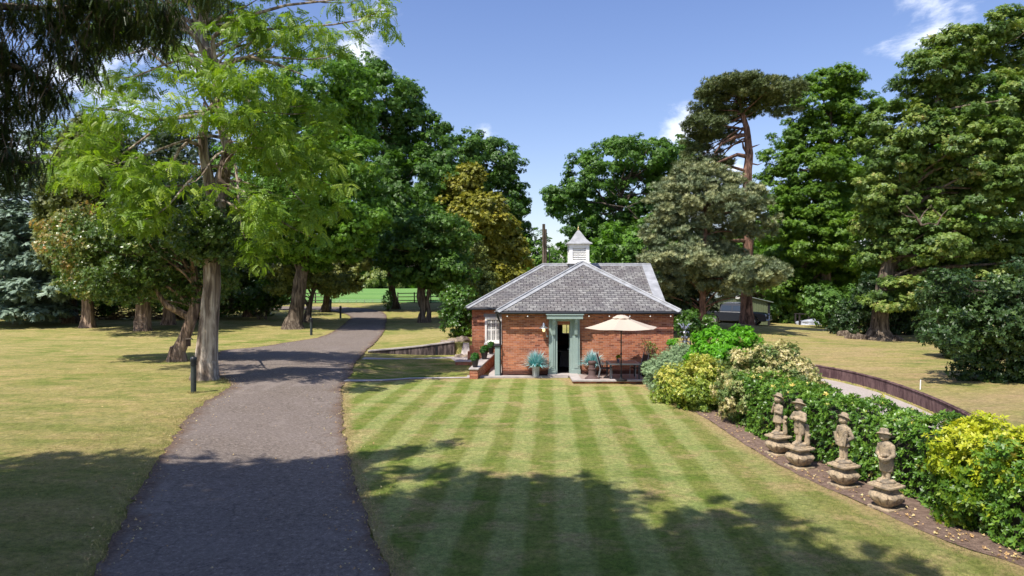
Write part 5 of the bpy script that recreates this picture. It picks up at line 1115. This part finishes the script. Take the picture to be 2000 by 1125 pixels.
tree('sycamore_tree', 'great spreading sycamore with flared trunk at the right of the dry bank', (1716, 664),
     [(1717, 640, 0, .52), (1718, 610, 0, .46), (1724, 560, 0, .42), (1740, 490, 0, .38), (1770, 400, 0, .34), (1800, 300, 0, .26), (1830, 200, 0, .16), (1850, 110, 0, .07)],
     [(1860, 95, 60, 30), (1920, 60, 50, 24), (1960, 110, 60, 40), (1810, 140, 50, 30), (1790, 190, 44, 30), (1870, 180, 70, 40), (1950, 200, 70, 50), (1770, 245, 56, 34), (1850, 270, 70, 40), (1940, 300, 80, 50), (1730, 300, 40, 34), (1780, 330, 60, 36), (1775, 400, 50, 34), (1870, 360, 80, 40), (1960, 400, 80, 50), (1715, 370, 44, 36), (1750, 440, 60, 34), (1820, 470, 70, 34), (1920, 480, 80, 40), (1740, 500, 60, 30), (1830, 540, 80, 36), (1930, 560, 80, 40), (1770, 570, 60, 22), (2010, 250, 60, 60), (1985, 60, 40, 40), (2020, 500, 60, 60), (1725, 590, 40, 12)],
     LM['syc'], B['oak'], kind='broad', ls=.18, cr=.60, dens=1.3, per=42, flat=.5, upb=.9, nl=60, r0=.15, back=.35, dep=.85, tb=(.15, .8), flare=1.7,
     extra=lambda mb, loc, Y: [mb.tube([loc(at(x, y, Y-d)) for x, y in q], r_, 6) for d, q, r_ in ((5.2, ((1800, 440), (1790, 425), (1782, 415), (1770, 402)), [.07, .05, .04, .015]), (5.2, ((1795, 432), (1805, 415), (1820, 400)), [.05, .035, .012]), (5.2, ((1790, 425), (1770, 422), (1755, 412)), [.04, .03, .01]), (5.3, ((1830, 440), (1840, 420), (1852, 408)), [.05, .03, .01]), (5.3, ((1838, 424), (1826, 412), (1816, 400)), [.03, .02, .008]), (5.2, ((1800, 440), (1815, 436), (1835, 440)), [.05, .04, .02]), (1, ((1900, 330), (1880, 322), (1850, 318), (1820, 322)), [.14, .12, .09, .04]))])
tree('bay_tree', 'dark evergreen with low skirts beneath the sycamore at the right edge', G(1985, 745),
     [(1985, 700, 0, .2), (1985, 640, 0, .15), (1985, 560, 0, .05)],
     [(1960, 560, 60, 40), (1900, 590, 50, 36), (1850, 600, 40, 30), (1990, 620, 60, 50), (1930, 640, 60, 40), (1860, 650, 44, 34), (1980, 690, 60, 44), (1910, 700, 46, 34), (2020, 740, 50, 40), (1950, 735, 40, 24), (1840, 560, 40, 26)],
     LM['rhodo'], B['oak'], kind='laurel', ls=.14, cr=.42, dens=1.05, per=36, flat=.6, nl=16, r0=.06, back=.4, ground=None)
shrub('rhododendron_bush', 'dark rhododendron at the front edge of the right-hand trees, spilling over the dry bank', 'bush', lobes_w(31, [(1850, 620, 40, 36), (1875, 665, 45, 40), (1905, 700, 40, 34), (1835, 590, 30, 26)]), LM['rhodo'], ls=.13, cr=.3, per=32)
shrub('privet_bush', 'light grey-green bush with fine leaves at the far right below the dark evergreen', 'bush', lobes_w(24, [(1995, 755, 30, 34), (2010, 720, 30, 30)]), LM['under'], ls=.09, cr=.25, per=30, tb=(.1, .6))
shrub('elder_bush', 'light green elder bush at the woodland edge right of the garage', 'bush', lobes_w(66, [(1530, 605, 30, 26), (1565, 598, 34, 32), (1520, 622, 24, 12), (1590, 585, 30, 34)]), LM['under'], ls=.25, cr=.6, per=26, kind='broad')
shrub('elder_bush', 'grey-green elder bush in front of the woodland shade left of the sycamore trunk', 'bush', lobes_w(58, [(1610, 600, 36, 38), (1645, 610, 34, 34), (1675, 600, 34, 38)]), LM['under'], ls=.22, cr=.6, per=26, kind='broad', tb=(.1, .5))
shrub('ivy_thicket', 'dark ivy thicket in the shade either side of the sycamore trunk', 'thicket', lobes_w(47, [(1670, 620, 30, 36), (1750, 600, 40, 50), (1790, 620, 36, 50), (1710, 590, 40, 50), (1830, 630, 30, 40), (1650, 640, 24, 26), (1770, 640, 30, 26)]), LM['rhodo'], ls=.2, cr=.5, per=28, tb=(.0, .35))
shrub('yew_bush', 'black-green yew bush between the cottage and the garage', 'bush', lobes_w(44, [(1330, 570, 36, 40), (1300, 600, 30, 30), (1350, 600, 26, 30), (1320, 540, 30, 30), (1372, 585, 22, 34)]), LM['darkyew'], ls=.3, cr=.5, per=34, kind='spray', tb=(.1, .5))
shrub('laurel_bush', 'mid green laurel bush behind the silver ornament beside the cottage', 'bush', lobes_w(36, [(1350, 632, 30, 20), (1378, 636, 24, 18), (1330, 640, 16, 16)]), LM['laurel'], ls=.13, cr=.3, per=26, tb=(.0, .4))
wd = []
for x in range(1060, 2120, 45): wd.append(wl(x, 540+random.uniform(-20, 20), 80, 42, 75+random.uniform(-15, 15)))
for px, py, rx, ry in ((1660, 420, 60, 60), (1720, 360, 60, 60), (1760, 480, 70, 60), (1840, 420, 80, 70), (1900, 300, 80, 80), (1980, 380, 80, 80), (1950, 200, 70, 60), (2050, 260, 80, 80), (1520, 470, 50, 40), (1600, 480, 60, 60), (1430, 500, 50, 40)): wd.append(wl(px, py, 74, rx, ry))
o = shrub('right_woodland', None, None, wd, LM['oak2'], ls=.42, cr=1.2, per=30, kind='broad', tb=(.1, .5)); o.name = 'woodland'; o['kind'] = 'stuff'
# ---------------------------------------------------------------- overhanging conifer whose shade falls across the foreground
def shade_lobe(gx, gy, r, z, rz_=1.6):
    k = z/math.tan(R(SUN_EL)); return ((gx-math.sin(R(SUN_AZ))*k, gy-math.cos(R(SUN_AZ))*k, z), (r, r, rz_))
cbase = Vector((-14.5, -3.5, h(-14.5, -3.5))); cr_t = empty('overhanging_conifer', cbase, 0, 'dark drooping conifer whose hanging branches cover the top left corner', 'tree')
sl2 = [shade_lobe(-12, 9.2, 5.3, 13), shade_lobe(-7, 9.9, 4.9, 13.6), shade_lobe(-2.6, 9.9, 4.8, 13.0), shade_lobe(.8, 8.6, 4.2, 12.6), shade_lobe(2.8, 7.0, 3.4, 12.2), shade_lobe(-4, 7, 4.6, 14), shade_lobe(-9, 8, 4.6, 14.5), shade_lobe(-17, 10, 5.5, 12), shade_lobe(-26, 9, 6, 12)]
LBc = [(np.array(c)-np.array(cbase), r) for c, r in sl2]
cro, Cc = foliage('crown', LBc, LM['darkyew'], cr_t, 'spray', ls=.55, cr=.8, dens=2.3, per=26, flat=.5, upb=.6, back=1, inner=.5, jit=.1)
hang = []
def hl_(px, py, Y, rx, ry): p = at(px, py, Y); hang.append((tuple(p-cbase), (rx/F*Y, .55, ry/F*Y)))
for q in [(40, 30, 11, 70, 34), (130, 50, 11.3, 55, 38), (110, 100, 11, 36, 30), (220, 20, 11.6, 60, 34), (205, 75, 11.4, 30, 30), (310, 20, 12, 44, 28), (325, 65, 12, 18, 32), (270, 60, 11.8, 34, 18), (168, 130, 11.2, 7, 36), (30, 130, 10.4, 40, 38), (80, 165, 10.6, 46, 24), (15, 200, 10.2, 30, 34), (60, 215, 10.3, 30, 22), (5, 260, 10, 22, 30), (30, 315, 10, 48, 12), (100, 190, 10.6, 24, 16), (400, 0, 12.5, 40, 8), (-30, 100, 10.5, 60, 90), (-40, 280, 10, 50, 50), (160, 5, 11.4, 60, 22), (20, 345, 9.9, 22, 10)]: hl_(*q)
o2, C2 = foliage('drooping_branches', hang, LM['darkyew'], cr_t, 'hang', ls=.17, cr=.13, dens=.85, per=9, flat=2.0, back=1, inner=.6, tb=(.05, .7), jit=.2)
mb = MB(); sp = [(Vector((0, 0, -.2)), .75), (Vector((0, 0, 3)), .6), (Vector((.3, .2, 9)), .45), (Vector((.4, .3, 14)), .2)]
mb.tube([p for p, r in sp], [r for p, r in sp], 12, .07)
limbs(mb, sp, Cc, 55, .16, .05, (.4, 1.0)); 
for q in ([(-90, 60, 9.5), (0, 12, 10.6), (110, 18, 11.3), (230, 0, 11.7), (330, 10, 12.1)], [(-120, 120, 9), (-30, 110, 10.2), (60, 140, 10.5), (110, 180, 10.7)], [(-120, 250, 9), (-20, 230, 10), (30, 260, 10.1)], [(-120, 330, 9), (-20, 312, 9.8), (70, 318, 10)]):
    pts_ = [at(*a)-cbase for a in q]; pts_ = [Vector((1.0, 1.0, pts_[0].z-1.0)) ]+pts_; mb.tube([Vector(p) for p in pts_], [.14]+[.075-.06*i/(len(q)-1) for i in range(len(q))], 6)
for c in C2[rng.choice(len(C2), 420, replace=False)]:
    c = Vector(c); mb.tube([c+Vector((random.uniform(-.2, .2), 0, .35)), c+Vector((0, 0, .1)), c+Vector((0, 0, -.1))], [.008, .006, .003], 4)
mb.build('trunk', B['oak'], cr_t, smooth=True)
# ---------------------------------------------------------------- shrub border and hedge
shrub('lavender_bush', 'rounded grey-green bush at the corner of the patio', 'bush', [((5.75, 25.6, .5), (.75, .9, .75)), ((6.5, 26.2, .7), (.8, .9, .85)), ((5.5, 24.9, .3), (.4, .5, .42))], LM['lavender'], ls=.085, cr=.2, per=46, kind='needle', dens=1.5, jit=.05)
shrub('bright_bush', 'bright fresh green glossy bush between the cottage and the variegated bush', 'bush', [((7.5, 25.2, 1.15), (1.0, 1.0, 1.1)), ((8.35, 25.0, 1.2), (1.0, 1.0, 1.05)), ((8.9, 24.8, .8), (.8, 1.0, .95)), ((7.1, 24.7, .8), (.7, .8, .9))], LM['bright'], ls=.085, cr=.24, per=38, dens=1.25, kind='broad')
shrub('golden_bush', 'golden yellow-leaved bush at the near end of the patio', 'bush', [((5.55, 22.7, .55), (.8, .8, .7)), ((6.2, 22.1, .65), (.8, .8, .85)), ((5.9, 21.4, .4), (.7, .6, .55)), ((6.35, 22.9, .8), (.6, .7, .7))], LM['golden2'], ls=.082, cr=.22, per=36, dens=1.2, tb=(.1, .55), ztint=(.4, 1.3, .3))
shrub('variegated_bush', 'large domed cream and green variegated bush at the far end of the hedge', 'bush', [((7.1, 20.0, 1.0), (1.05, 1.05, 1.1)), ((7.7, 20.0, 1.0), (1.1, 1.1, 1.15)), ((6.7, 19.2, .6), (.75, .8, .8)), ((7.9, 19.2, .7), (.8, .9, .9))], LM['elae'], ls=.075, cr=.22, per=40, dens=1.25, tb=(.15, .85))
def hedge(name, label, pts_, hw_, ht, m, tints=(.15, .6), dens=1150, ls=.082):
    c = smooth_line(pts_, 6); base = Vector((c[len(c)//2][0], c[len(c)//2][1], 0)); root = empty(name, base, 0, label, 'hedge')
    segs = [(Vector(a), Vector(b)) for a, b in zip(c, c[1:])]; Ls = np.array([(b-a).length for a, b in segs]); per = ht+hw_*2+ht; tot = Ls.sum(); n = int(tot*per*dens/6*1.0)
    si = rng.choice(len(segs), n, p=Ls/tot); tt = rng.random(n); u = rng.random(n)*per
    pos = np.zeros((n, 3)); nr = np.zeros((n, 3))
    for i in range(n):
        a, b = segs[si[i]]; q = a.lerp(b, tt[i]); d = (b-a).normalized(); s = Vector((d.y, -d.x)); r_ = .22
        if u[i] < ht: x, z, nx, nz = -hw_, u[i], -1, .15
        elif u[i] < ht+2*hw_: x, z, nx, nz = -hw_+(u[i]-ht), ht, .0, 1
        else: x, z, nx, nz = hw_, per-u[i], 1, .15
        ex = max(0, abs(x)-(hw_-r_)); ez = max(0, z-(ht-r_)); l = math.hypot(ex, ez)
        if l > r_: k = r_/l; x = math.copysign(hw_-r_+ex*k, x); z = ht-r_+ez*k; nx, nz = math.copysign(ex/l, x), ez/l
        dpt = abs(random.gauss(0, .09))-.05+.07*math.sin(q.y*3.1+z*2)+.05*math.sin(q.y*7.3+x*5)
        x -= nx*dpt; z -= nz*dpt
        pos[i] = (q.x+s.x*x*-1*-1, q.y+s.y*x, max(.06, z)); nr[i] = (s.x*nx, s.y*nx, nz)
    pos -= np.array(base); up = nrmz(nr*.9+np.array([0, 0, .35])+rng.normal(0, .4, (n, 3))); fwd = rdir(n)
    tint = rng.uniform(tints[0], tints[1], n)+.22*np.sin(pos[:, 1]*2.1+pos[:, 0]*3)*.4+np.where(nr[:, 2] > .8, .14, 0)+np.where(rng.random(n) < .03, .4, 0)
    scatter('foliage', pos, up, fwd, ls*rng.uniform(.7, 1.35, n), tint, 'laurel', m, root)
    core = MB(); k_ = .78; N_ = len(c)
    for i, q in enumerate(c):
        a = Vector(c[max(0, i-1)]); b = Vector(c[min(N_-1, i+1)]); d = (b-a).normalized(); s = Vector((d.y, -d.x))
        for x, z in ((-1, 0), (-1, .75), (-.7, 1), (.7, 1), (1, .75), (1, 0)): core.v.append((q[0]+s.x*x*hw_*.72-base.x, q[1]+s.y*x*hw_*.72-base.y, z*(ht-.2)))
    for i in range(N_-1):
        for k in range(5): core.f.append((i*6+k, i*6+k+1, (i+1)*6+k+1, (i+1)*6+k))
    core.f += [(0, 1, 2, 3, 4, 5), tuple((N_-1)*6+k for k in (5, 4, 3, 2, 1, 0))]
    core.build('stems', plain('hedge_dark_core', (.028, .026, .016), .95, 0, .4, 9, .6), root)  # added solid dark core blocks the view through the leaves, no separate stems
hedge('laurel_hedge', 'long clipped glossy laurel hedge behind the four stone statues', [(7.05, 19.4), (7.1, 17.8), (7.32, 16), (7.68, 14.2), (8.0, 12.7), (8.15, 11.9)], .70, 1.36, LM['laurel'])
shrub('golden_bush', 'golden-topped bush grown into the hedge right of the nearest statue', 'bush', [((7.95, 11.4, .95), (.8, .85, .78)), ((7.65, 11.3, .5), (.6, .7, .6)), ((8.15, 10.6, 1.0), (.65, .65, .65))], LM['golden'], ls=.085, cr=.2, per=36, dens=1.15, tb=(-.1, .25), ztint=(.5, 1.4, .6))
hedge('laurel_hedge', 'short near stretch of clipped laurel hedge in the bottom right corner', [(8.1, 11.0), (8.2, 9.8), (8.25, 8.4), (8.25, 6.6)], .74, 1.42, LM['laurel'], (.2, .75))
# fallen leaves on the bed
n = 420; bp = []
be = smooth_line(bed_edge, 3)
while len(bp) < n:
    i = random.randrange(len(be)-1); q = Vector(be[i]).lerp(Vector(be[i+1]), random.random()); s = abs(random.gauss(0, .35)); x, y = q.x+s+.05, q.y+random.uniform(-.1, .1)
    if y > 8: bp.append((x, y, h(x, y)+.045))
bp = np.array(bp); litter = scatter('fallen_leaves', bp, np.array([[0, 0, 1.]])+rng.normal(0, .3, (n, 3)), rdir(n), rng.uniform(.02, .045, n), rng.uniform(.3, .9, n), 'laurel', leafmat('fallen_leaf', [(0, (.16, .08, .04)), (.5, (.45, .28, .12)), (1, (.62, .50, .25))], .7, .1)); litter['kind'] = 'stuff'
# grass blades along the mown edges
ge = []; 
for line, sgn in ((lawn_poly, 1), (dl, -1)):
    for a, b in zip(line, line[1:]):
        A = Vector(a); B_ = Vector(b)
        if not (6.5 < A.y < 34): continue
        l = (B_-A).length; d = (B_-A).normalized(); nrm = Vector((d.y, -d.x))*sgn
        for i in range(int(l*90)):
            q = A.lerp(B_, random.random())+nrm*random.uniform(-.05, .22); ge.append((q.x, q.y, h(q.x, q.y)+.02))
for bpx, bpy_, br_, bn in ((401, 741, .55, 700), (346, 706, .45, 450), (378, 768, .14, 160), (279, 646, .75, 500), (140, 631, .8, 400), (573, 642, 1.0, 600), (1716, 664, 1.1, 700), (1458, 634, .8, 400)):
    b_ = G(bpx, bpy_)
    for i in range(bn):
        a = random.uniform(0, 2*math.pi); rr = br_*random.uniform(.85, 1.5); ge.append((b_.x+rr*math.cos(a), b_.y+rr*math.sin(a), h(b_.x+rr*math.cos(a), b_.y+rr*math.sin(a))))
TPL['grass'] = leaf_quads('grass'); ge = np.array(ge); n = len(ge)
eg = scatter('edge_grass', ge, rdir(n)*np.array([1, 1, .1]), np.array([[0, 0, 1.]])+rng.normal(0, .35, (n, 3)), rng.uniform(.04, .09, n), rng.uniform(.1, .9, n), 'grass', leafmat('dry_edge_grass', [(0, (.10, .14, .03)), (.5, (.28, .24, .09)), (1, (.48, .36, .18))], .8, .2)); eg['kind'] = 'stuff'

# short grass blades over the nearest lawns
NB = 150000
gx = rng.uniform(-10, 8.2, NB); gy = 7.6+(22-7.6)*rng.random(NB)**1.6
def inpoly(px, py, poly):
    c = np.zeros(len(px), bool); j = len(poly)-1
    for i in range(len(poly)):
        xi, yi = poly[i]; xj, yj = poly[j]
        if yi != yj: c ^= ((yi > py) != (yj > py)) & (px < (xj-xi)*(py-yi)/(yj-yi)+xi)
        j = i
    return c
ok = ~inpoly(gx, gy, driveway) & ~inpoly(gx, gy, bed) & (gx < 8.3) & (np.abs(gx) < gy*.8+1)
gx, gy = gx[ok], gy[ok]; onl = inpoly(gx, gy, lawn)
for sel, nm, mt in ((onl, 'lawn_grass', leafmat('lawn_blade', [(0, (.085, .15, .015)), (.5, (.20, .26, .055)), (1, (.44, .38, .16))], .7, .25, k=1.0)), (~onl, 'verge_grass', leafmat('dry_blade', [(0, (.14, .18, .03)), (.5, (.32, .30, .09)), (1, (.52, .42, .2))], .7, .25, k=1.0))):
    x, y = gx[sel], gy[sel]; n = len(x); a = math.atan2(73, 1333)
    u = (x*math.cos(a)-y*math.sin(a)-.13+.2625+21) % 1.05
    st = np.where(np.minimum(u, 1.05-u) > .2625, .18, -.12) if nm == 'lawn_grass' else 0
    pz = np.array([h(p, q) for p, q in zip(x, y)])+.02
    tn = .38+st+rng.normal(0, .16, n)+.12*np.sin(x*2.3+y*1.1)*np.sin(y*1.7-x)
    o = scatter(nm, np.stack([x, y, pz], 1), rdir(n)*np.array([1, 1, .2]), np.array([[0, 0, .8]])+rng.normal(0, .45, (n, 3)), rng.uniform(.025, .05, n), tn, 'grass', mt); o['kind'] = 'stuff'
# fallen leaves and twigs on the drive margins and the dry lawn
n = 1500; q = []
while len(q) < n:
    i = random.randrange(len(dl)-1) if random.random() < .5 else None; ln = dl if i is not None else dr
    i = random.randrange(len(ln)-1); a_ = Vector(ln[i]).lerp(Vector(ln[i+1]), random.random())
    if 8 < a_.y < 60: q.append((a_.x+random.gauss(0, .35), a_.y+random.gauss(0, .2)))
for i in range(500): q.append((random.uniform(-22, -4), random.uniform(9, 40)))
pp = np.array([(x, y, h(x, y)+.055) for x, y in q]); n = len(pp)
o = scatter('drive_litter', pp, np.array([[0, 0, 1.]])+rng.normal(0, .25, (n, 3)), rdir(n), rng.uniform(.015, .035, n), rng.uniform(0, .9, n), 'laurel', bpy.data.materials['fallen_leaf']); o['kind'] = 'stuff'
# ---------------------------------------------------------------- stone statues on pedestals
def pedestal(px, py, s, label, rz, proto=[]):
    p = G(px, py)+Vector((0, 0, .03))
    if proto: r = copy_tree(proto[0]); r.location = p; r.rotation_euler = (0, 0, rz); r.scale = (s, s, s*.95); r['label'] = label; return p
    r = empty('stone_pedestal', p, rz, label, 'pedestal', 'bulbous stone pedestals along the hedge'); r.scale = (s, s, s*.95)
    MB().box(-.21, .21, -.21, .21, -.03, .035).build('foot_slab', M['stone'], r, bevel=.012)
    mb = MB(); nn = 64
    prof = [(.11, .036, 0), (.125, .06, 0), (.165, .085, .3), (.215, .13, .8), (.245, .19, 1), (.245, .23, .9), (.215, .28, .5), (.165, .315, .1), (.15, .335, 0), (.15, .36, 0), (.20, .392, 0), (.232, .402, 0), (.232, .43, 0), (.175, .435, 0), (.165, .465, 0), (.15, .47, 0)]
    for r_, z, lob in prof:
        for k in range(nn):
            a = 2*math.pi*k/nn; c, s_ = math.cos(a), math.sin(a); e_ = 7.0 if lob < .25 else 5.0
            f_ = 1/((abs(c)**e_+abs(s_)**e_)**(1/e_)); f_ = 1+(f_-1)*.95
            g_ = 1-.16*lob*(max(0, 1-abs(math.sin(2*a))*3.2) if False else max(0, 1-abs(math.cos(4*a/2+0))*4.0)*.9)-.10*lob*max(0, 1-abs(math.sin(2*a))*5)
            zz = z-.05*lob*(abs(math.cos(4*a)))*(1 if z < .2 else 0)*(-1)
            mb.v.append((r_*f_*g_*c, r_*f_*g_*s_, zz))
    for i in range(len(prof)-1):
        for k in range(nn): mb.f.append((i*nn+k, i*nn+(k+1) % nn, (i+1)*nn+(k+1) % nn, (i+1)*nn+k))
    mb.f += [tuple(range(nn-1, -1, -1)), tuple((len(prof)-1)*nn+k for k in range(nn))]
    mb.build('urn', M['stone'], r, smooth=True)
    proto.append(r); return p
def cap(mb, a, b, ra, rb, n=12):
    a = Vector(a); b = Vector(b); pts_ = []; rr = []
    d = (b-a).normalized()
    for i in range(4): t = math.pi/2*(i/3); pts_.append(a-d*ra*math.cos(t)); rr.append(max(.002, ra*math.sin(t)))
    for i in range(1, 4): pts_.append(a.lerp(b, i/4)); rr.append(ra+(rb-ra)*i/4)
    for i in range(4): t = math.pi/2*(i/3); pts_.append(b+d*rb*math.sin(t)); rr.append(max(.002, rb*math.cos(t)))
    mb.tube(pts_, rr, n)
def head(mb, c, yaw, hat, tilt=0.0, hs=1.0):
    T = Matrix.Translation(c) @ Matrix.Rotation(yaw, 4, 'Z') @ Matrix.Rotation(tilt, 4, 'X')
    mb.ball((0, 0, 0), (.062, .068, .076), 16, 12, T); mb.ball((0, -.02, -.03), (.05, .05, .045), 14, 10, T)     # skull, jaw
    mb.ball((0, -.068, -.008), (.012, .016, .02), 8, 6, T)                                                       # nose
    for s in (-1, 1):
        mb.ball((s*.03, -.052, -.024), (.02, .018, .018), 8, 6, T); mb.ball((s*.024, -.062, .012), (.012, .008, .008), 8, 6, T); mb.ball((s*.024, -.058, .026), (.018, .012, .006), 8, 6, T)
        mb.ball((s*.064, 0, -.008), (.012, .018, .022), 8, 6, T)
    mb.ball((0, -.064, -.042), (.016, .010, .006), 8, 6, T)
    mb.ball((0, .02, -.01), (.074, .066, .068), 14, 10, T)                                                       # hair
    TT = T @ Matrix.Translation((0, .012, .038)) @ Matrix.Rotation(R(-22), 4, 'X') @ Matrix.Rotation(R(-12), 4, 'Y')
    br = hat
    mb.lathe([(.02, .075), (.05, .072), (.066, .055), (.07, .02), (.078, .008), (br*.8, .004), (br, -.012), (br, -.024), (br*.8, -.010), (.07, -.008), (.02, -.01)], 26, M=TT)
def statue(px, py, s, pose, label, rz, cat='statue'):
    p = pedestal(px, py, s, 'bulbous square-topped stone pedestal under the '+label[1], R(20) if pose != 3 else R(24))
    r = empty('stone_statue', p+Vector((0, 0, .466*s*.95)), rz, label[0], cat, 'stone child statues in front of the hedge'); r.scale = (s*1.08, s*1.08, s*1.15)
    mb = MB(); mb.lathe([(.02, 0), (.14, 0), (.145, .02), (.12, .045), (.05, .055), (.02, .055)], 9)
    if pose == 0:      # hand to chin, smock, tree stump behind
        cap(mb, (-.04, 0, .06), (-.04, .01, .26), .034, .045); cap(mb, (.035, -.02, .06), (.03, 0, .26), .034, .045)
        mb.ball((-.045, -.035, .05), (.03, .055, .025)); mb.ball((.035, -.05, .05), (.03, .055, .025))
        mb.lathe([(.02, .22), (.105, .22), (.118, .235), (.105, .30), (.085, .38), (.085, .45), (.095, .50), (.085, .55), (.04, .58), (.02, .6)], 20, M=Matrix.Diagonal((1.05, .85, 1, 1)))
        cap(mb, (.095, 0, .53), (.12, -.03, .42), .036, .030); cap(mb, (.12, -.03, .42), (.02, -.10, .44), .030, .022)
        cap(mb, (-.095, 0, .53), (-.11, -.06, .42), .036, .030); cap(mb, (-.11, -.06, .42), (-.03, -.085, .57), .028, .02); mb.ball((-.02, -.085, .585), (.024, .02, .028))
        cap(mb, (0, 0, .57), (0, 0, .62), .03, .03); head(mb, (0, -.01, .68), R(-10), .115, R(-6))
        cap(mb, (.12, .07, .04), (.11, .07, .30), .05, .04); mb.ball((.12, .07, .33), (.055, .05, .04)); cap(mb, (.12, .07, .2), (.17, .04, .26), .025, .02)
    elif pose == 1:    # arms folded, knee breeches, wide hat, stump
        cap(mb, (-.045, -.01, .06), (-.045, 0, .24), .032, .040); cap(mb, (.04, -.05, .06), (.035, -.02, .24), .032, .040)
        mb.ball((-.05, -.04, .05), (.03, .055, .025)); mb.ball((.04, -.085, .05), (.03, .055, .025))
        for x in (-.05, .045): cap(mb, (x, -.005, .23), (x*.9, 0, .36), .062, .068)
        mb.lathe([(.02, .33), (.09, .33), (.098, .40), (.10, .408), (.10, .425), (.09, .43), (.088, .47), (.1, .53), (.09, .58), (.04, .61), (.02, .62)], 20, M=Matrix.Diagonal((1.08, .85, 1, 1)))
        for s_ in (-1, 1): cap(mb, (s_*.105, 0, .55), (s_*.15, -.05, .46), .042, .036); cap(mb, (s_*.15, -.05, .46), (-s_*.04, -.11, .485+.012*s_), .034, .026)
        cap(mb, (0, 0, .60), (0, 0, .64), .03, .03); head(mb, (-.01, -.02, .70), R(-18), .135, R(4))
        cap(mb, (.10, .08, .04), (.09, .08, .34), .055, .045); cap(mb, (.12, .08, .16), (.17, .07, .20), .022, .018)
    elif pose == 2:    # hands in pockets, jacket, elbow out, trousers
        cap(mb, (-.035, -.02, .06), (-.035, 0, .32), .036, .052); cap(mb, (.04, 0, .06), (.035, 0, .32), .036, .052)
        mb.ball((-.04, -.06, .05), (.03, .055, .025)); mb.ball((.045, -.04, .05), (.03, .055, .025))
        mb.lathe([(.02, .27), (.10, .27), (.115, .285), (.10, .36), (.085, .43), (.095, .50), (.1, .55), (.085, .60), (.05, .63), (.02, .64)], 20, M=Matrix.Diagonal((1.05, .85, 1, 1)))
        cap(mb, (.105, 0, .57), (.165, .03, .44), .038, .034); cap(mb, (.165, .03, .44), (.07, -.07, .36), .034, .026)
        cap(mb, (-.105, 0, .57), (-.15, -.01, .44), .038, .034); cap(mb, (-.15, -.01, .44), (-.07, -.08, .36), .034, .026)
        for s_ in (-1, 1): mb.box(-.02, .035, -.095, -.075, .30, .52, Matrix.Rotation(s_*.25, 4, 'Y'))
        mb.lathe([(.045, .615), (.06, .625), (.045, .64)], 14)
        cap(mb, (0, 0, .62), (0, 0, .66), .03, .03); head(mb, (0, -.01, .72), R(-22), .115, R(-4))
    else:              # head bowed, long coat, basket of fruit
        cap(mb, (-.035, 0, .06), (-.03, 0, .30), .036, .055); cap(mb, (.045, -.02, .06), (.035, 0, .30), .036, .055)
        mb.ball((-.04, -.04, .05), (.03, .055, .025)); mb.ball((.05, -.06, .05), (.03, .055, .025))
        mb.lathe([(.02, .16), (.085, .16), (.10, .18), (.108, .28), (.105, .38), (.10, .46), (.105, .53), (.095, .585), (.05, .62), (.02, .63)], 20, M=Matrix.Diagonal((1.08, .88, 1, 1)))
        cap(mb, (-.11, 0, .55), (-.14, -.02, .42), .040, .034); cap(mb, (-.14, -.02, .42), (-.02, -.11, .37), .032, .024)
        cap(mb, (.11, 0, .55), (.15, -.03, .43), .040, .034); cap(mb, (.15, -.03, .43), (.10, -.12, .37), .032, .024)
        mb.lathe([(.02, .32), (.06, .32), (.09, .37), (.095, .40), (.08, .40), (.02, .385)], 18, (.06, -.12, 0))
        for k in range(9): a = k*2.4; mb.ball((.06+.05*math.cos(a)*(k/9)**.5, -.12+.05*math.sin(a)*(k/9)**.5, .41+.012*(k % 3)), .024, 8, 6)
        cap(mb, (0, 0, .61), (-.005, -.015, .65), .032, .032); head(mb, (-.015, -.035, .70), R(-30), .115, R(14))
    o = mb.build('figure', M['stone'], r)
    rm = o.modifiers.new('remesh', 'REMESH'); rm.mode = 'VOXEL'; rm.voxel_size = .0065; rm.use_smooth_shade = True
    sm_ = o.modifiers.new('smooth', 'SMOOTH'); sm_.factor = .5; sm_.iterations = 2
FR = R(-70)
statue(1520, 889, 1.04, 0, ('stone child statue with a hand to its chin, farthest along the hedge', 'stone child with a hand to its chin'), FR)
statue(1562, 915, 1.06, 1, ('stone child statue with folded arms and a wide floppy hat', 'stone child with folded arms'), FR+R(8))
statue(1648, 952, 1.02, 2, ('stone child statue in a buttoned jacket with hands in its pockets', 'stone child in a jacket'), FR)
statue(1731, 995, 1.02, 3, ('stone child statue with bowed head holding a basket of fruit, nearest the camera', 'stone child holding a fruit basket'), FR+R(4))
p = at(368, 668, 29.2); bx_ = empty('bird_box', p, R(20), 'small dark wooden bird box hung between the leaning holly and the robinia trunk', 'bird box')
MB().box(-.09, .09, -.07, .07, -.18, .12).build('box', plain('dark_bird_box', (.07, .045, .035), .85, 0, .4, 6), bx_)
MB().box(-.12, .12, -.12, .09, .122, .15).build('roof', plain('pale_bird_box_roof', (.34, .26, .20), .8), bx_)
MB().tube([(0, .07, .1), (.05, .6, .12), (.08, 1.1, .0)], .02, 5).build('bracket', M['black'], bx_)
